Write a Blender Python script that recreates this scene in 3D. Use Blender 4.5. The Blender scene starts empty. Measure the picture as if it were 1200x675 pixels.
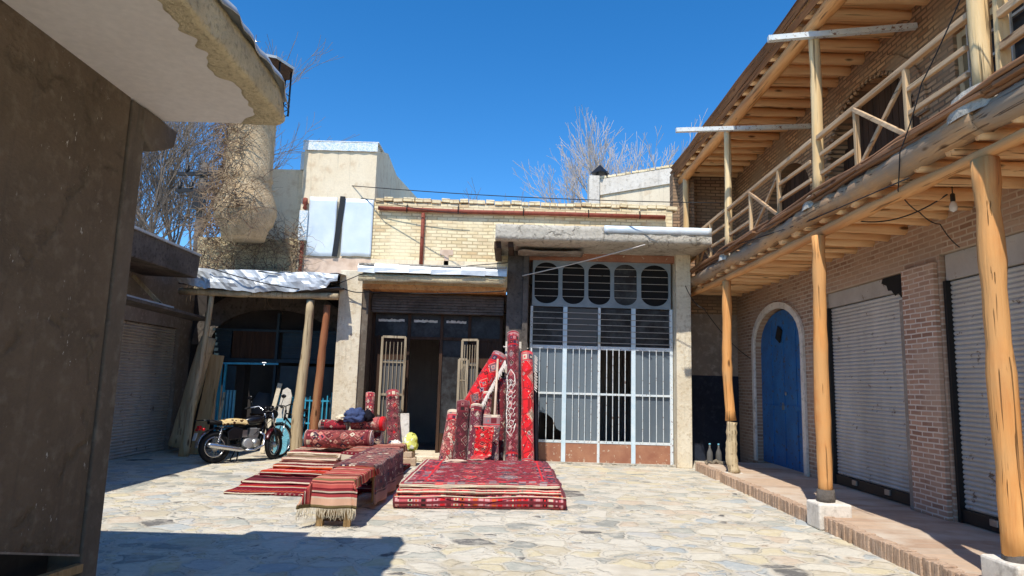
import bpy, math, random
from mathutils import Vector, Matrix, noise as mnoise
R = random.Random(7)
SC = bpy.context.scene
COL = SC.collection
pi = math.pi

# ------------------------------------------------------------------ mesh helper
class MB:
    def __init__(s):
        s.v = []; s.f = []; s.uv = []; s.sm = []
    def add(s, vs, fs, uvs=None, smooth=False):
        o = len(s.v)
        s.v += [tuple(p) for p in vs]
        for i, f in enumerate(fs):
            s.f.append([k + o for k in f])
            s.uv.append(uvs[i] if uvs else None)
            s.sm.append(smooth)
        return s
    def box(s, x0, x1, y0, y1, z0, z1):
        v = [(x0,y0,z0),(x1,y0,z0),(x1,y1,z0),(x0,y1,z0),(x0,y0,z1),(x1,y0,z1),(x1,y1,z1),(x0,y1,z1)]
        return s.add(v, [(0,3,2,1),(4,5,6,7),(0,1,5,4),(1,2,6,5),(2,3,7,6),(3,0,4,7)])
    def obox(s, c, size, rot=(0,0,0)):
        from mathutils import Euler
        M = Euler(rot).to_matrix(); c = Vector(c)
        hx, hy, hz = size[0]/2, size[1]/2, size[2]/2
        v = [c + M @ Vector(p) for p in [(-hx,-hy,-hz),(hx,-hy,-hz),(hx,hy,-hz),(-hx,hy,-hz),(-hx,-hy,hz),(hx,-hy,hz),(hx,hy,hz),(-hx,hy,hz)]]
        return s.add(v, [(0,3,2,1),(4,5,6,7),(0,1,5,4),(1,2,6,5),(2,3,7,6),(3,0,4,7)])
    def beam(s, a, b, w, h, up=(0,0,1)):
        a = Vector(a); b = Vector(b); d = (b-a).normalized(); up = Vector(up)
        if abs(d.dot(up)) > .98: up = Vector((0,1,0))
        r = d.cross(up).normalized(); u = r.cross(d)
        v = []
        for p in (a, b):
            for i, j in ((-1,-1),(1,-1),(1,1),(-1,1)):
                v.append(p + r*(i*w/2) + u*(j*h/2))
        return s.add(v, [(0,1,2,3),(7,6,5,4),(0,4,5,1),(1,5,6,2),(2,6,7,3),(3,7,4,0)])
    def tube(s, pts, rad, n=8, caps=True, uv=None, flat=1.0, smooth=True):
        pts = [Vector(p) for p in pts]
        if not isinstance(rad, (list, tuple)): rad = [rad]*len(pts)
        vs = []; prev = None; L = 0; Ls = []
        for i, p in enumerate(pts):
            d = (pts[min(i+1, len(pts)-1)] - pts[max(i-1, 0)])
            d = d.normalized() if d.length > 1e-9 else Vector((0,0,1))
            if prev is None:
                a = Vector((0,0,1)) if abs(d.z) < .9 else Vector((1,0,0))
                r = d.cross(a).normalized()
            else:
                r = (prev - d*prev.dot(d)).normalized()
            prev = r; u = d.cross(r)
            if i: L += (p - pts[i-1]).length
            Ls.append(L)
            for k in range(n):
                t = 2*pi*k/n
                vs.append(p + (r*math.cos(t) + u*math.sin(t)*flat)*rad[i])
        fs = []; us = []
        c = 2*pi*max(rad)
        for i in range(len(pts)-1):
            for k in range(n):
                k2 = (k+1) % n
                fs.append((i*n+k, i*n+k2, (i+1)*n+k2, (i+1)*n+k))
                us.append(((k/n*c, Ls[i]), ((k+1)/n*c, Ls[i]), ((k+1)/n*c, Ls[i+1]), (k/n*c, Ls[i+1])))
        if caps:
            fs.append(tuple(range(n-1, -1, -1))); us.append(tuple((.02+.01*math.cos(k), .02) for k in range(n)))
            o = (len(pts)-1)*n
            fs.append(tuple(o+k for k in range(n))); us.append(tuple((.02, .02) for k in range(n)))
        return s.add(vs, fs, us, smooth)
    def log(s, a, b, r0, r1, n=9, seg=7, wob=.02, bend=.02, seed=0):
        q = random.Random(seed); a = Vector(a); b = Vector(b)
        d = (b-a); L = d.length
        ax = Vector((q.uniform(-1,1), q.uniform(-1,1), q.uniform(-1,1)))
        pts = []; rr = []
        for i in range(seg+1):
            t = i/seg
            off = ax*bend*math.sin(pi*t)*(1+.5*math.sin(5*t+seed)) if 0 < i < seg else Vector()
            pts.append(a + d*t + off); rr.append((r0+(r1-r0)*t)*(1+q.uniform(-wob, wob)*3))
        s.tube(pts, rr, n)
        # roughen
        k0 = len(s.v) - (seg+1)*n
        for i in range(k0, len(s.v)):
            p = Vector(s.v[i]); nn = mnoise.noise_vector(p*3.1 + Vector((seed,0,0)))
            s.v[i] = tuple(p + nn*wob*.6*max(r0, r1)*2)
        return s
    def prism(s, poly, axis, a0, a1):
        n = len(poly)
        def P(u, v, a):
            return {'x': (a,u,v), 'y': (u,a,v), 'z': (u,v,a)}[axis]
        vs = [P(u,v,a0) for u,v in poly] + [P(u,v,a1) for u,v in poly]
        fs = [tuple(range(n))[::-1], tuple(range(n, 2*n))] + [(i, (i+1)%n, n+(i+1)%n, n+i) for i in range(n)]
        return s.add(vs, fs)
    def ring(s, outer, inner, axis, a0, a1):
        n = len(outer)
        def P(u, v, a):
            return {'x': (a,u,v), 'y': (u,a,v), 'z': (u,v,a)}[axis]
        vs = [P(*p, a0) for p in outer]+[P(*p, a0) for p in inner]+[P(*p, a1) for p in outer]+[P(*p, a1) for p in inner]
        fs = []
        for i in range(n):
            j = (i+1) % n
            fs += [(i,j,n+j,n+i), (2*n+i,3*n+i,3*n+j,2*n+j), (n+i,n+j,3*n+j,3*n+i), (i,2*n+i,2*n+j,j)]
        return s.add(vs, fs)
    def arcstrip(s, inner, outer, axis, a0, a1):
        n = len(outer)
        def P(u, v, a):
            return {'x': (a,u,v), 'y': (u,a,v), 'z': (u,v,a)}[axis]
        vs = [P(*p, a0) for p in outer]+[P(*p, a0) for p in inner]+[P(*p, a1) for p in outer]+[P(*p, a1) for p in inner]
        fs = []
        for i in range(n-1):
            j = i+1
            fs += [(i,j,n+j,n+i), (2*n+i,3*n+i,3*n+j,2*n+j), (n+i,n+j,3*n+j,3*n+i), (i,2*n+i,2*n+j,j)]
        fs += [(0,n,3*n,2*n), (n-1,3*n-1,4*n-1,2*n-1)]
        return s.add(vs, fs)
    def grid(s, fn, nu, nv, uvfn=None, smooth=True):
        vs = [fn(i/nu, j/nv) for j in range(nv+1) for i in range(nu+1)]
        fs = []; us = []
        for j in range(nv):
            for i in range(nu):
                a = j*(nu+1)+i
                fs.append((a, a+1, a+nu+2, a+nu+1))
                if uvfn:
                    us.append((uvfn(i/nu,j/nv), uvfn((i+1)/nu,j/nv), uvfn((i+1)/nu,(j+1)/nv), uvfn(i/nu,(j+1)/nv)))
        return s.add(vs, fs, us if uvfn else None, smooth)
    def lathe(s, prof, c, n=20, smooth=True):
        vs = []; c = Vector(c)
        for r, z in prof:
            for k in range(n):
                t = 2*pi*k/n
                vs.append(c + Vector((r*math.cos(t), r*math.sin(t), z)))
        fs = [(i*n+k, i*n+(k+1)%n, (i+1)*n+(k+1)%n, (i+1)*n+k) for i in range(len(prof)-1) for k in range(n)]
        fs.append(tuple(range(n-1,-1,-1))); o = (len(prof)-1)*n; fs.append(tuple(o+k for k in range(n)))
        return s.add(vs, fs, None, smooth)
    def xform(s, M, start=0):
        for i in range(start, len(s.v)): s.v[i] = tuple(M @ Vector(s.v[i]))
        return s
    def build(s, name, material, parent=None, loc=None, bevel=0, solid=0, fixn=True):
        me = bpy.data.meshes.new(name)
        base = Vector(loc) if loc is not None else (WORLD(parent) if parent else Vector())
        me.from_pydata([tuple(Vector(p) - base) for p in s.v], [], s.f)
        if any(u for u in s.uv):
            ul = me.uv_layers.new(name='UVMap')
            k = 0
            for fi, f in enumerate(s.f):
                for li in range(len(f)):
                    if s.uv[fi]: ul.data[k].uv = s.uv[fi][li]
                    k += 1
        me.polygons.foreach_set('use_smooth', s.sm)
        me.update()
        if fixn:
            import bmesh
            bm = bmesh.new(); bm.from_mesh(me); bmesh.ops.recalc_face_normals(bm, faces=bm.faces); bm.to_mesh(me); bm.free()
        me.materials.append(material)
        o = bpy.data.objects.new(name, me); COL.objects.link(o)
        if parent:
            o.parent = parent
            o.location = Vector() if loc is None else Vector(loc) - WORLD(parent)
        else:
            o.location = base
        if bevel:
            m = o.modifiers.new('bevel', 'BEVEL'); m.width = bevel; m.segments = 2; m.limit_method = 'ANGLE'
        if solid:
            m = o.modifiers.new('solid', 'SOLIDIFY'); m.thickness = solid; m.offset = -1
        return o

def WORLD(o):
    v = Vector()
    while o:
        v += o.location; o = o.parent
    return v
def thing(name, label, cat, loc=(0,0,0), group=None):
    o = bpy.data.objects.new(name, None); COL.objects.link(o); o.location = loc
    o.empty_display_size = .1
    o['label'] = label; o['category'] = cat
    if group: o['group'] = group
    return o
def tag(o, label, cat, group=None, kind=None):
    o['label'] = label; o['category'] = cat
    if group: o['group'] = group
    if kind: o['kind'] = kind
    return o
def struct(o):
    o['kind'] = 'structure'; return o

# ------------------------------------------------------------------ materials
def c(r, g, b):
    f = lambda x: (x/255/12.92 if x <= 10 else ((x/255+.055)/1.055)**2.4)
    return (f(r), f(g), f(b), 1)
class G:
    def __init__(s, name, rough=.8, spec=.3):
        s.m = bpy.data.materials.new(name); s.m.use_nodes = True
        s.t = s.m.node_tree; s.t.nodes.clear()
        s.out = s.n('ShaderNodeOutputMaterial'); s.b = s.n('ShaderNodeBsdfPrincipled')
        s.t.links.new(s.b.outputs[0], s.out.inputs[0])
        s.b.inputs['Roughness'].default_value = rough
        s.b.inputs['Specular IOR Level'].default_value = spec
        s.oc = None
    def n(s, typ, **kw):
        k = s.t.nodes.new(typ)
        for a, v in kw.items(): setattr(k, a, v)
        return k
    def put(s, sock, val):
        if isinstance(val, bpy.types.NodeSocket): s.t.links.new(val, sock)
        elif isinstance(val, (int, float)) and sock.type in ('RGBA', 'VECTOR'):
            sock.default_value = (val, val, val, 1) if sock.type == 'RGBA' else (val, val, val)
        else: sock.default_value = val
    def co(s, scale=None, kind='Object', rot=None):
        k = s.n('ShaderNodeTexCoord').outputs[kind]
        if scale is not None or rot is not None:
            m = s.n('ShaderNodeMapping'); s.put(m.inputs[0], k)
            if scale is not None: m.inputs['Scale'].default_value = scale
            if rot is not None: m.inputs['Rotation'].default_value = rot
            k = m.outputs[0]
        return k
    def noise(s, vec, scale=5, detail=4, rough=.55, dist=0, out=0):
        k = s.n('ShaderNodeTexNoise'); s.put(k.inputs['Vector'], vec)
        k.inputs['Scale'].default_value = scale; k.inputs['Detail'].default_value = detail
        k.inputs['Roughness'].default_value = rough; k.inputs['Distortion'].default_value = dist
        return k.outputs[out]
    def vor(s, vec, scale=5, feature='F1', metric='EUCLIDEAN', out='Distance', rand=1):
        k = s.n('ShaderNodeTexVoronoi', feature=feature)
        if feature not in ('DISTANCE_TO_EDGE', 'N_SPHERE_RADIUS'): k.distance = metric
        s.put(k.inputs['Vector'], vec); k.inputs['Scale'].default_value = scale
        k.inputs['Randomness'].default_value = rand
        return k.outputs[out]
    def ramp(s, fac, stops, interp='LINEAR'):
        k = s.n('ShaderNodeValToRGB'); k.color_ramp.interpolation = interp
        e = k.color_ramp.elements
        while len(e) > 1: e.remove(e[-1])
        for i, (p, col) in enumerate(stops):
            x = e[0] if i == 0 else e.new(p)
            x.position = p; x.color = col if not isinstance(col, (int, float)) else (col, col, col, 1)
        s.put(k.inputs[0], fac); return k.outputs[0]
    def mix(s, fac, a, b, mode='MIX'):
        k = s.n('ShaderNodeMix', data_type='RGBA', blend_type=mode)
        s.put(k.inputs[0], fac); s.put(k.inputs[6], a); s.put(k.inputs[7], b); return k.outputs[2]
    def ma(s, op, a, b=0, cc=None):
        k = s.n('ShaderNodeMath', operation=op); s.put(k.inputs[0], a); s.put(k.inputs[1], b)
        if cc is not None: s.put(k.inputs[2], cc)
        return k.outputs[0]
    def vm(s, op, a, b):
        k = s.n('ShaderNodeVectorMath', operation=op); s.put(k.inputs[0], a); s.put(k.inputs[1], b); return k.outputs[0]
    def sep(s, v):
        k = s.n('ShaderNodeSeparateXYZ'); s.put(k.inputs[0], v); return k.outputs
    def comb(s, x, y, z=0):
        k = s.n('ShaderNodeCombineXYZ'); s.put(k.inputs[0], x); s.put(k.inputs[1], y); s.put(k.inputs[2], z); return k.outputs[0]
    def bump(s, h, strength=.4, dist=.02):
        k = s.n('ShaderNodeBump'); s.put(k.inputs['Height'], h)
        k.inputs['Strength'].default_value = strength; k.inputs['Distance'].default_value = dist
        if s.b.inputs['Normal'].is_linked:
            s.put(k.inputs['Normal'], s.b.inputs['Normal'].links[0].from_socket)
        s.t.links.new(k.outputs[0], s.b.inputs['Normal'])
    def col(s, v): s.put(s.b.inputs['Base Color'], v); return s
    def done(s): return s.m

def plaster(name, a, b, d=None, scale=1.2, bump=.35, rough=.9, speck=None, fine=35, crack=0):
    g = G(name, rough, .15); o = g.co()
    n1 = g.noise(o, scale, 6, .62); n2 = g.noise(o, scale*6, 5, .6)
    k = g.mix(g.ramp(n1, [(.35, 0), (.65, 1)]), a, b)
    if d: k = g.mix(g.ramp(n2, [(.52, 0), (.68, .8)]), k, d)
    k = g.mix(.35, k, g.mix(g.noise(o, fine, 3), (.55,.55,.55,1), (1.25,1.25,1.25,1)), 'MULTIPLY')
    if speck:
        sp = g.noise(g.co((14, 14, 5)), 2.2, 4, .75)
        msk = g.noise(o, 1.7, 2)
        k = g.mix(g.ma('MULTIPLY', g.ramp(sp, [(.645, 0), (.675, 1)]), g.ramp(msk, [(.47, 0), (.57, 1)])), k, speck)
    if fine == 20: drip_amt = 0
    else: drip_amt = .45
    drip = g.noise(g.co((9, 9, .7)), 1, 5, .65)
    k = g.mix(g.ramp(drip, [(.56, 0), (.70, drip_amt)]), k, g.mix(.55, b, (.06,.055,.05,1)))
    h = g.ma('ADD', n2, g.ma('MULTIPLY', g.noise(o, fine*1.4, 3), .4))
    if crack:
        w = g.vm('ADD', o, g.vm('MULTIPLY', g.vm('SUBTRACT', g.noise(o, 5, 4, .6, out=1), (.5,.5,.5)), (.3,.3,.3)))
        cr = g.ma('MULTIPLY', g.ramp(g.vor(w, crack, 'DISTANCE_TO_EDGE'), [(0, 1), (.05, 0)]), g.ramp(g.noise(o, 4, 3), [(.45, 0), (.55, 1)]))
        k = g.mix(g.ma('MULTIPLY', cr, .5), k, c(84,74,58)); h = g.ma('SUBTRACT', h, g.ma('MULTIPLY', cr, .8))
    g.col(k); g.bump(h, bump, .02)
    return g.done()

def wood(name, a, b, d, axis='Z', rough=.7, knots=True, grey=None):
    g = G(name, rough, .2)
    sc = {'X': (1.2, 22, 22), 'Y': (22, 1.2, 22), 'Z': (22, 22, 1.2)}[axis]
    sl = {'X': (.5, 6, 6), 'Y': (6, .5, 6), 'Z': (6, 6, .5)}[axis]
    o = g.co(sc); n1 = g.noise(o, 1, 6, .65, .6); n2 = g.noise(g.co(sl), 1, 3, .5)
    k = g.mix(g.ramp(n1, [(.33, 0), (.68, 1)]), a, b)
    k = g.mix(g.ramp(n2, [(.48, 0), (.72, .75)]), k, d)
    oi = g.n('ShaderNodeObjectInfo').outputs['Random']
    k = g.mix(g.ma('MULTIPLY', oi, .3), k, d)
    if grey: k = g.mix(g.ramp(g.noise(g.co(), 1.3, 5, .6), [(.42, 0), (.58, .9)]), k, grey)
    if knots:
        kn = g.vor(g.co({'X': (1.5,5,5), 'Y': (5,1.5,5), 'Z': (5,5,1.5)}[axis]), 1)
        k = g.mix(g.ramp(kn, [(.07, .85), (.13, 0)]), k, c(70,40,20))
    crack = g.ramp(g.noise(g.co({'X': (.6,40,40), 'Y': (40,.6,40), 'Z': (40,40,.6)}[axis]), 1, 2, .5), [(.30, 1), (.36, 0)])
    k = g.mix(g.ma('MULTIPLY', crack, .6), k, c(104,72,46))
    g.col(k); g.bump(g.ma('SUBTRACT', n1, g.ma('MULTIPLY', crack, 2)), .9, .014)
    return g.done()

def brick(name, cols, mortar, plane='x', bw=.22, rh=.085, ms=.012, dust=None, warp=.012, bump=.6, wear=.35):
    g = G(name, .92, .1); o = g.co(); s_ = g.sep(o)
    w = g.noise(o, 3, 3, .5, out=1)
    ws = g.sep(w)
    u = g.ma('ADD', s_[0 if plane == 'x' else 1], g.ma('MULTIPLY', g.ma('SUBTRACT', ws[0], .5), warp*3))
    v = g.ma('ADD', s_[2], g.ma('MULTIPLY', g.ma('SUBTRACT', ws[1], .5), warp*2))
    bt = g.n('ShaderNodeTexBrick'); g.put(bt.inputs['Vector'], g.comb(u, v))
    bt.inputs['Scale'].default_value = 1; bt.inputs['Brick Width'].default_value = bw
    bt.inputs['Row Height'].default_value = rh; bt.inputs['Mortar Size'].default_value = ms
    bt.inputs['Mortar Smooth'].default_value = .2
    bt.inputs['Color1'].default_value = (0,0,0,1); bt.inputs['Color2'].default_value = (1,1,1,1)
    bt.inputs['Mortar'].default_value = (.5,.5,.5,1)
    fac = bt.outputs['Color']
    k = g.ramp(fac, [(i/(len(cols)-1), x) for i, x in enumerate(cols)])
    n2 = g.noise(o, 9, 5, .65)
    k = g.mix(wear, k, g.mix(n2, (.35,.33,.3,1), (1.5,1.5,1.5,1)), 'MULTIPLY')
    k = g.mix(bt.outputs['Fac'], k, mortar)
    if dust: k = g.mix(g.ramp(g.noise(o, 1.1, 6, .6), [(.45, 0), (.62, .8)]), k, dust)
    g.col(k)
    h = g.ma('ADD', g.ma('MULTIPLY', bt.outputs['Fac'], -1), g.ma('MULTIPLY', n2, .6))
    g.bump(h, bump, .015)
    return g.done()

def metal(name, a, b, rough=.45, met=.0, rust=None, rs=.6, scale=3, bump=.1, streak=False):
    g = G(name, rough, .5); o = g.co((1,1,.25) if streak else None)
    n = g.noise(o, scale, 6, .65)
    k = g.mix(g.ramp(n, [(.35, 0), (.65, 1)]), a, b)
    if rust:
        rm = g.ramp(g.noise(g.co(), scale*3.3, 6, .7), [(rs, 0), (rs+.04, 1)])
        k = g.mix(rm, k, rust)
        g.put(g.b.inputs['Roughness'], g.mix(rm, rough, .9))
        g.bump(rm, .3, -.004)
    g.col(k); g.b.inputs['Metallic'].default_value = met
    g.bump(n, bump, .01)
    return g.done()

def plain(name, a, rough=.6, met=0, var=.25, scale=12, spec=.4):
    g = G(name, rough, spec); n = g.noise(g.co(), scale, 4, .6)
    g.col(g.mix(var, a, g.mix(n, (.2,.2,.2,1), (1.8,1.8,1.8,1)), 'MULTIPLY')); g.b.inputs['Metallic'].default_value = met
    return g.done()

def glass_dark(name, a, rough=.12):
    g = G(name, rough, .14); n = g.noise(g.co(), 2.5, 6, .7)
    g.col(g.mix(g.ramp(n, [(.4, 0), (.75, .8)]), a, c(95,98,98)))
    g.put(g.b.inputs['Roughness'], g.ramp(n, [(.3, rough), (.8, .6)]))
    return g.done()

RED, CRIM, MAR, NAVY, CREAM, PINK, ORG, GRY, BLK, OLV = (c(190,24,36), c(214,24,36), c(108,30,40), c(38,34,62), c(206,190,165),
    c(190,88,92), c(200,88,40), c(128,112,116), c(30,20,22), c(120,108,62))
def carpet(name, W, L, field, pal, border=(NAVY, CREAM, RED), bw=.26, sc=11, big=3.2, seed=0, mot=.42, dirt=.25, net=.5):
    g = G(name, .95, .05); uv = g.co(kind='UV'); s_ = g.sep(uv)
    du = g.ma('MINIMUM', s_[0], g.ma('SUBTRACT', W, s_[0])); dv = g.ma('MINIMUM', s_[1], g.ma('SUBTRACT', L, s_[1]))
    d = g.ma('MINIMUM', du, dv)
    p = g.vm('ADD', uv, (seed*3.7, seed*1.9, 0))
    n = len(pal)
    def palr(f, sh=0): return g.ramp(f, [(i/n, pal[(i+sh) % n]) for i in range(n)], 'CONSTANT')
    b1d = g.vor(p, big, metric='MANHATTAN', rand=.12); b1c = g.sep(g.vor(p, big, metric='MANHATTAN', out='Color', rand=.12))
    k = g.mix(g.ramp(b1d, [(0, 1), (.12, 0), (.17, 1), (.30, .25), (.36, 0)], 'CONSTANT'), field, palr(b1c[0]))
    k = g.mix(g.ramp(b1d, [(0, 0), (.12, 1), (.145, 0), (.36, 1), (.385, 0)], 'CONSTANT'), k, CREAM)
    ed = g.vor(p, sc*.55, 'DISTANCE_TO_EDGE', rand=.8)
    k = g.mix(g.ramp(ed, [(0, net), (.05, 0)], 'CONSTANT'), k, BLK)
    v1d = g.vor(p, sc, metric='MANHATTAN', rand=.75); v1c = g.sep(g.vor(p, sc, metric='MANHATTAN', out='Color', rand=.75))
    keep = g.ma('LESS_THAN', v1c[2], .78)
    k = g.mix(g.ma('MULTIPLY', keep, g.ma('LESS_THAN', v1d, mot*1.25)), k, palr(v1c[0], 1))
    k = g.mix(g.ma('MULTIPLY', keep, g.ma('LESS_THAN', v1d, mot*.62)), k, palr(v1c[1], 3))
    v3d = g.vor(p, sc*2.7, metric='CHEBYCHEV', rand=.9); v3c = g.sep(g.vor(p, sc*2.7, metric='CHEBYCHEV', out='Color', rand=.9))
    k = g.mix(g.ma('MULTIPLY', g.ma('LESS_THAN', v3d, .24), g.ma('LESS_THAN', v3c[1], .55)), k, palr(v3c[0], 2))
    v2d = g.vor(p, sc*.85, metric='CHEBYCHEV', rand=.2); v2c = g.sep(g.vor(p, sc*.85, metric='CHEBYCHEV', out='Color', rand=.2))
    bd = g.mix(g.ma('LESS_THAN', v2d, .36), border[0], palr(v2c[0], 1)); bd = g.mix(g.ma('LESS_THAN', v2d, .15), bd, palr(v2c[1], 2))
    q = g.ma('DIVIDE', d, bw)
    k = g.mix(g.ramp(q, [(0, 1), (1.0, 0)], 'CONSTANT'), k, bd)
    st = g.ramp(q, [(0, 1), (.06, 0), (.16, 1), (.22, 0), (.82, 1), (.9, 0)], 'CONSTANT')
    k = g.mix(st, k, g.mix(g.ramp(q, [(0, 0), (.5, 1)], 'CONSTANT'), border[1], border[2]))
    nn = g.noise(g.co(), 6, 5, .65)
    k = g.mix(dirt, k, g.mix(nn, (.25,.25,.28,1), (1.7,1.6,1.5,1)), 'MULTIPLY')
    k = g.mix(.05, k, c(150,130,120))
    g.col(k); g.bump(g.noise(uv, 160, 2), .5, .006); g.bump(nn, .3, .015)
    g.b.inputs['Sheen Weight'].default_value = .15
    return g.done()
def kilim(name, pal, freq=16, seed=0, fuzz=.35):
    g = G(name, .95, .05); uv = g.co(kind='UV'); s_ = g.sep(uv)
    z = g.ma('MULTIPLY', g.ma('ADD', s_[1], g.ma('MULTIPLY', g.ma('SINE', g.ma('MULTIPLY', s_[0], 3)), .01)), freq)
    w = g.n('ShaderNodeTexWhiteNoise', noise_dimensions='1D'); g.put(w.inputs['W'], g.ma('ADD', g.ma('FLOOR', z), seed*17.3))
    n_ = len(pal)
    k = g.ramp(w.outputs['Value'], [(i/n_, x) for i, x in enumerate(pal)], 'CONSTANT')
    w2 = g.n('ShaderNodeTexWhiteNoise', noise_dimensions='1D'); g.put(w2.inputs['W'], g.ma('ADD', g.ma('FLOOR', g.ma('MULTIPLY', z, 2.7)), seed*5.3))
    k = g.mix(g.ramp(w2.outputs['Value'], [(0, 0), (.8, .85)], 'CONSTANT'), k, g.ramp(w2.outputs['Color'], [(0, CREAM), (.5, BLK), (.6, ORG), (.8, MAR)], 'CONSTANT'))
    vd = g.vor(uv, 16, metric='MANHATTAN', rand=.1); band = g.ramp(w.outputs['Color'], [(0, 0), (.55, 1)], 'CONSTANT')
    k = g.mix(g.ma('MULTIPLY', g.ramp(vd, [(0, fuzz), (.3, 0)], 'CONSTANT'), band), k, CREAM)
    n = g.noise(g.co(), 7, 5, .65)
    k = g.mix(.3, k, g.mix(n, (.3,.3,.32,1), (1.6,1.5,1.45,1)), 'MULTIPLY')
    g.col(k); g.bump(g.noise(uv, 140, 2), .5, .006)
    return g.done()

# ---- paving
def paving_mat():
    g = G('paving', .9, .15); o = g.co((1,1.1,1))
    w = g.vm('SUBTRACT', g.noise(o, 2.6, 4, .6, out=1), (.5,.5,.5))
    p = g.vm('ADD', o, g.vm('MULTIPLY', w, (.34,.34,0)))
    big = 3.3
    e1 = g.vor(p, big, 'DISTANCE_TO_EDGE'); c1 = g.vor(p, big, out='Color')
    e2 = g.vor(p, big*2.4, 'DISTANCE_TO_EDGE'); c2 = g.vor(p, big*2.4, out='Color')
    sel = g.ramp(g.sep(c1)[1], [(0, 1), (.36, 0)], 'CONSTANT')
    rnd = g.mix(sel, g.sep(c1)[0], g.sep(c2)[0])
    stone = g.ramp(rnd, [(0, c(208,201,184)), (.13, c(198,186,160)), (.26, c(212,204,184)), (.38, c(178,177,164)), (.48, c(210,202,184)), (.58, c(202,184,160)),
                         (.66, c(178,182,178)), (.74, c(208,195,162)), (.84, c(156,155,145)), (.91, c(192,189,180)), (.965, c(112,109,104))], 'CONSTANT')
    edge = g.ma('MINIMUM', e1, g.mix(sel, 1.0, g.ma('MULTIPLY', e2, .6)))
    edge = g.ma('ADD', edge, g.ma('MULTIPLY', g.ma('SUBTRACT', g.noise(o, 20, 6, .75), .5), .09))
    mort = g.ramp(edge, [(.02, 1), (.075, 0)])
    n2 = g.noise(o, 16, 7, .75); n3 = g.noise(o, .9, 4, .6)
    k = g.mix(.55, stone, g.mix(n2, (.42,.41,.4,1), (1.5,1.5,1.5,1)), 'MULTIPLY')
    streak = g.noise(g.co((3, 12, 1)), 1.5, 6, .7)
    k = g.mix(g.ramp(streak, [(.54, 0), (.72, .6)]), k, c(150,144,130))
    k = g.mix(g.ramp(g.noise(o, 5, 6, .75), [(.48, 0), (.66, .65)]), k, c(214,206,188))
    mc = g.mix(g.ramp(g.noise(o, 2.1, 3), [(.4, 0), (.6, 1)]), c(214,205,186), c(190,180,160))
    k = g.mix(g.ma('MULTIPLY', mort, .8), k, mc)
    dk = g.ramp(g.ma('ABSOLUTE', g.ma('SUBTRACT', edge, .07)), [(0, .6), (.022, 0)])
    k = g.mix(g.ma('MULTIPLY', dk, g.ramp(g.noise(o, 3.4, 4, .7), [(.44, 0), (.56, 1)])), k, c(104,98,88))
    k = g.mix(.3, k, g.mix(n3, (.65,.65,.65,1), (1.28,1.27,1.25,1)), 'MULTIPLY')
    g.col(k)
    g.bump(g.ramp(edge, [(.0, .35), (.03, .25), (.12, 1)]), .9, .014)
    g.bump(n2, .55, .01)
    return g.done()

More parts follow.
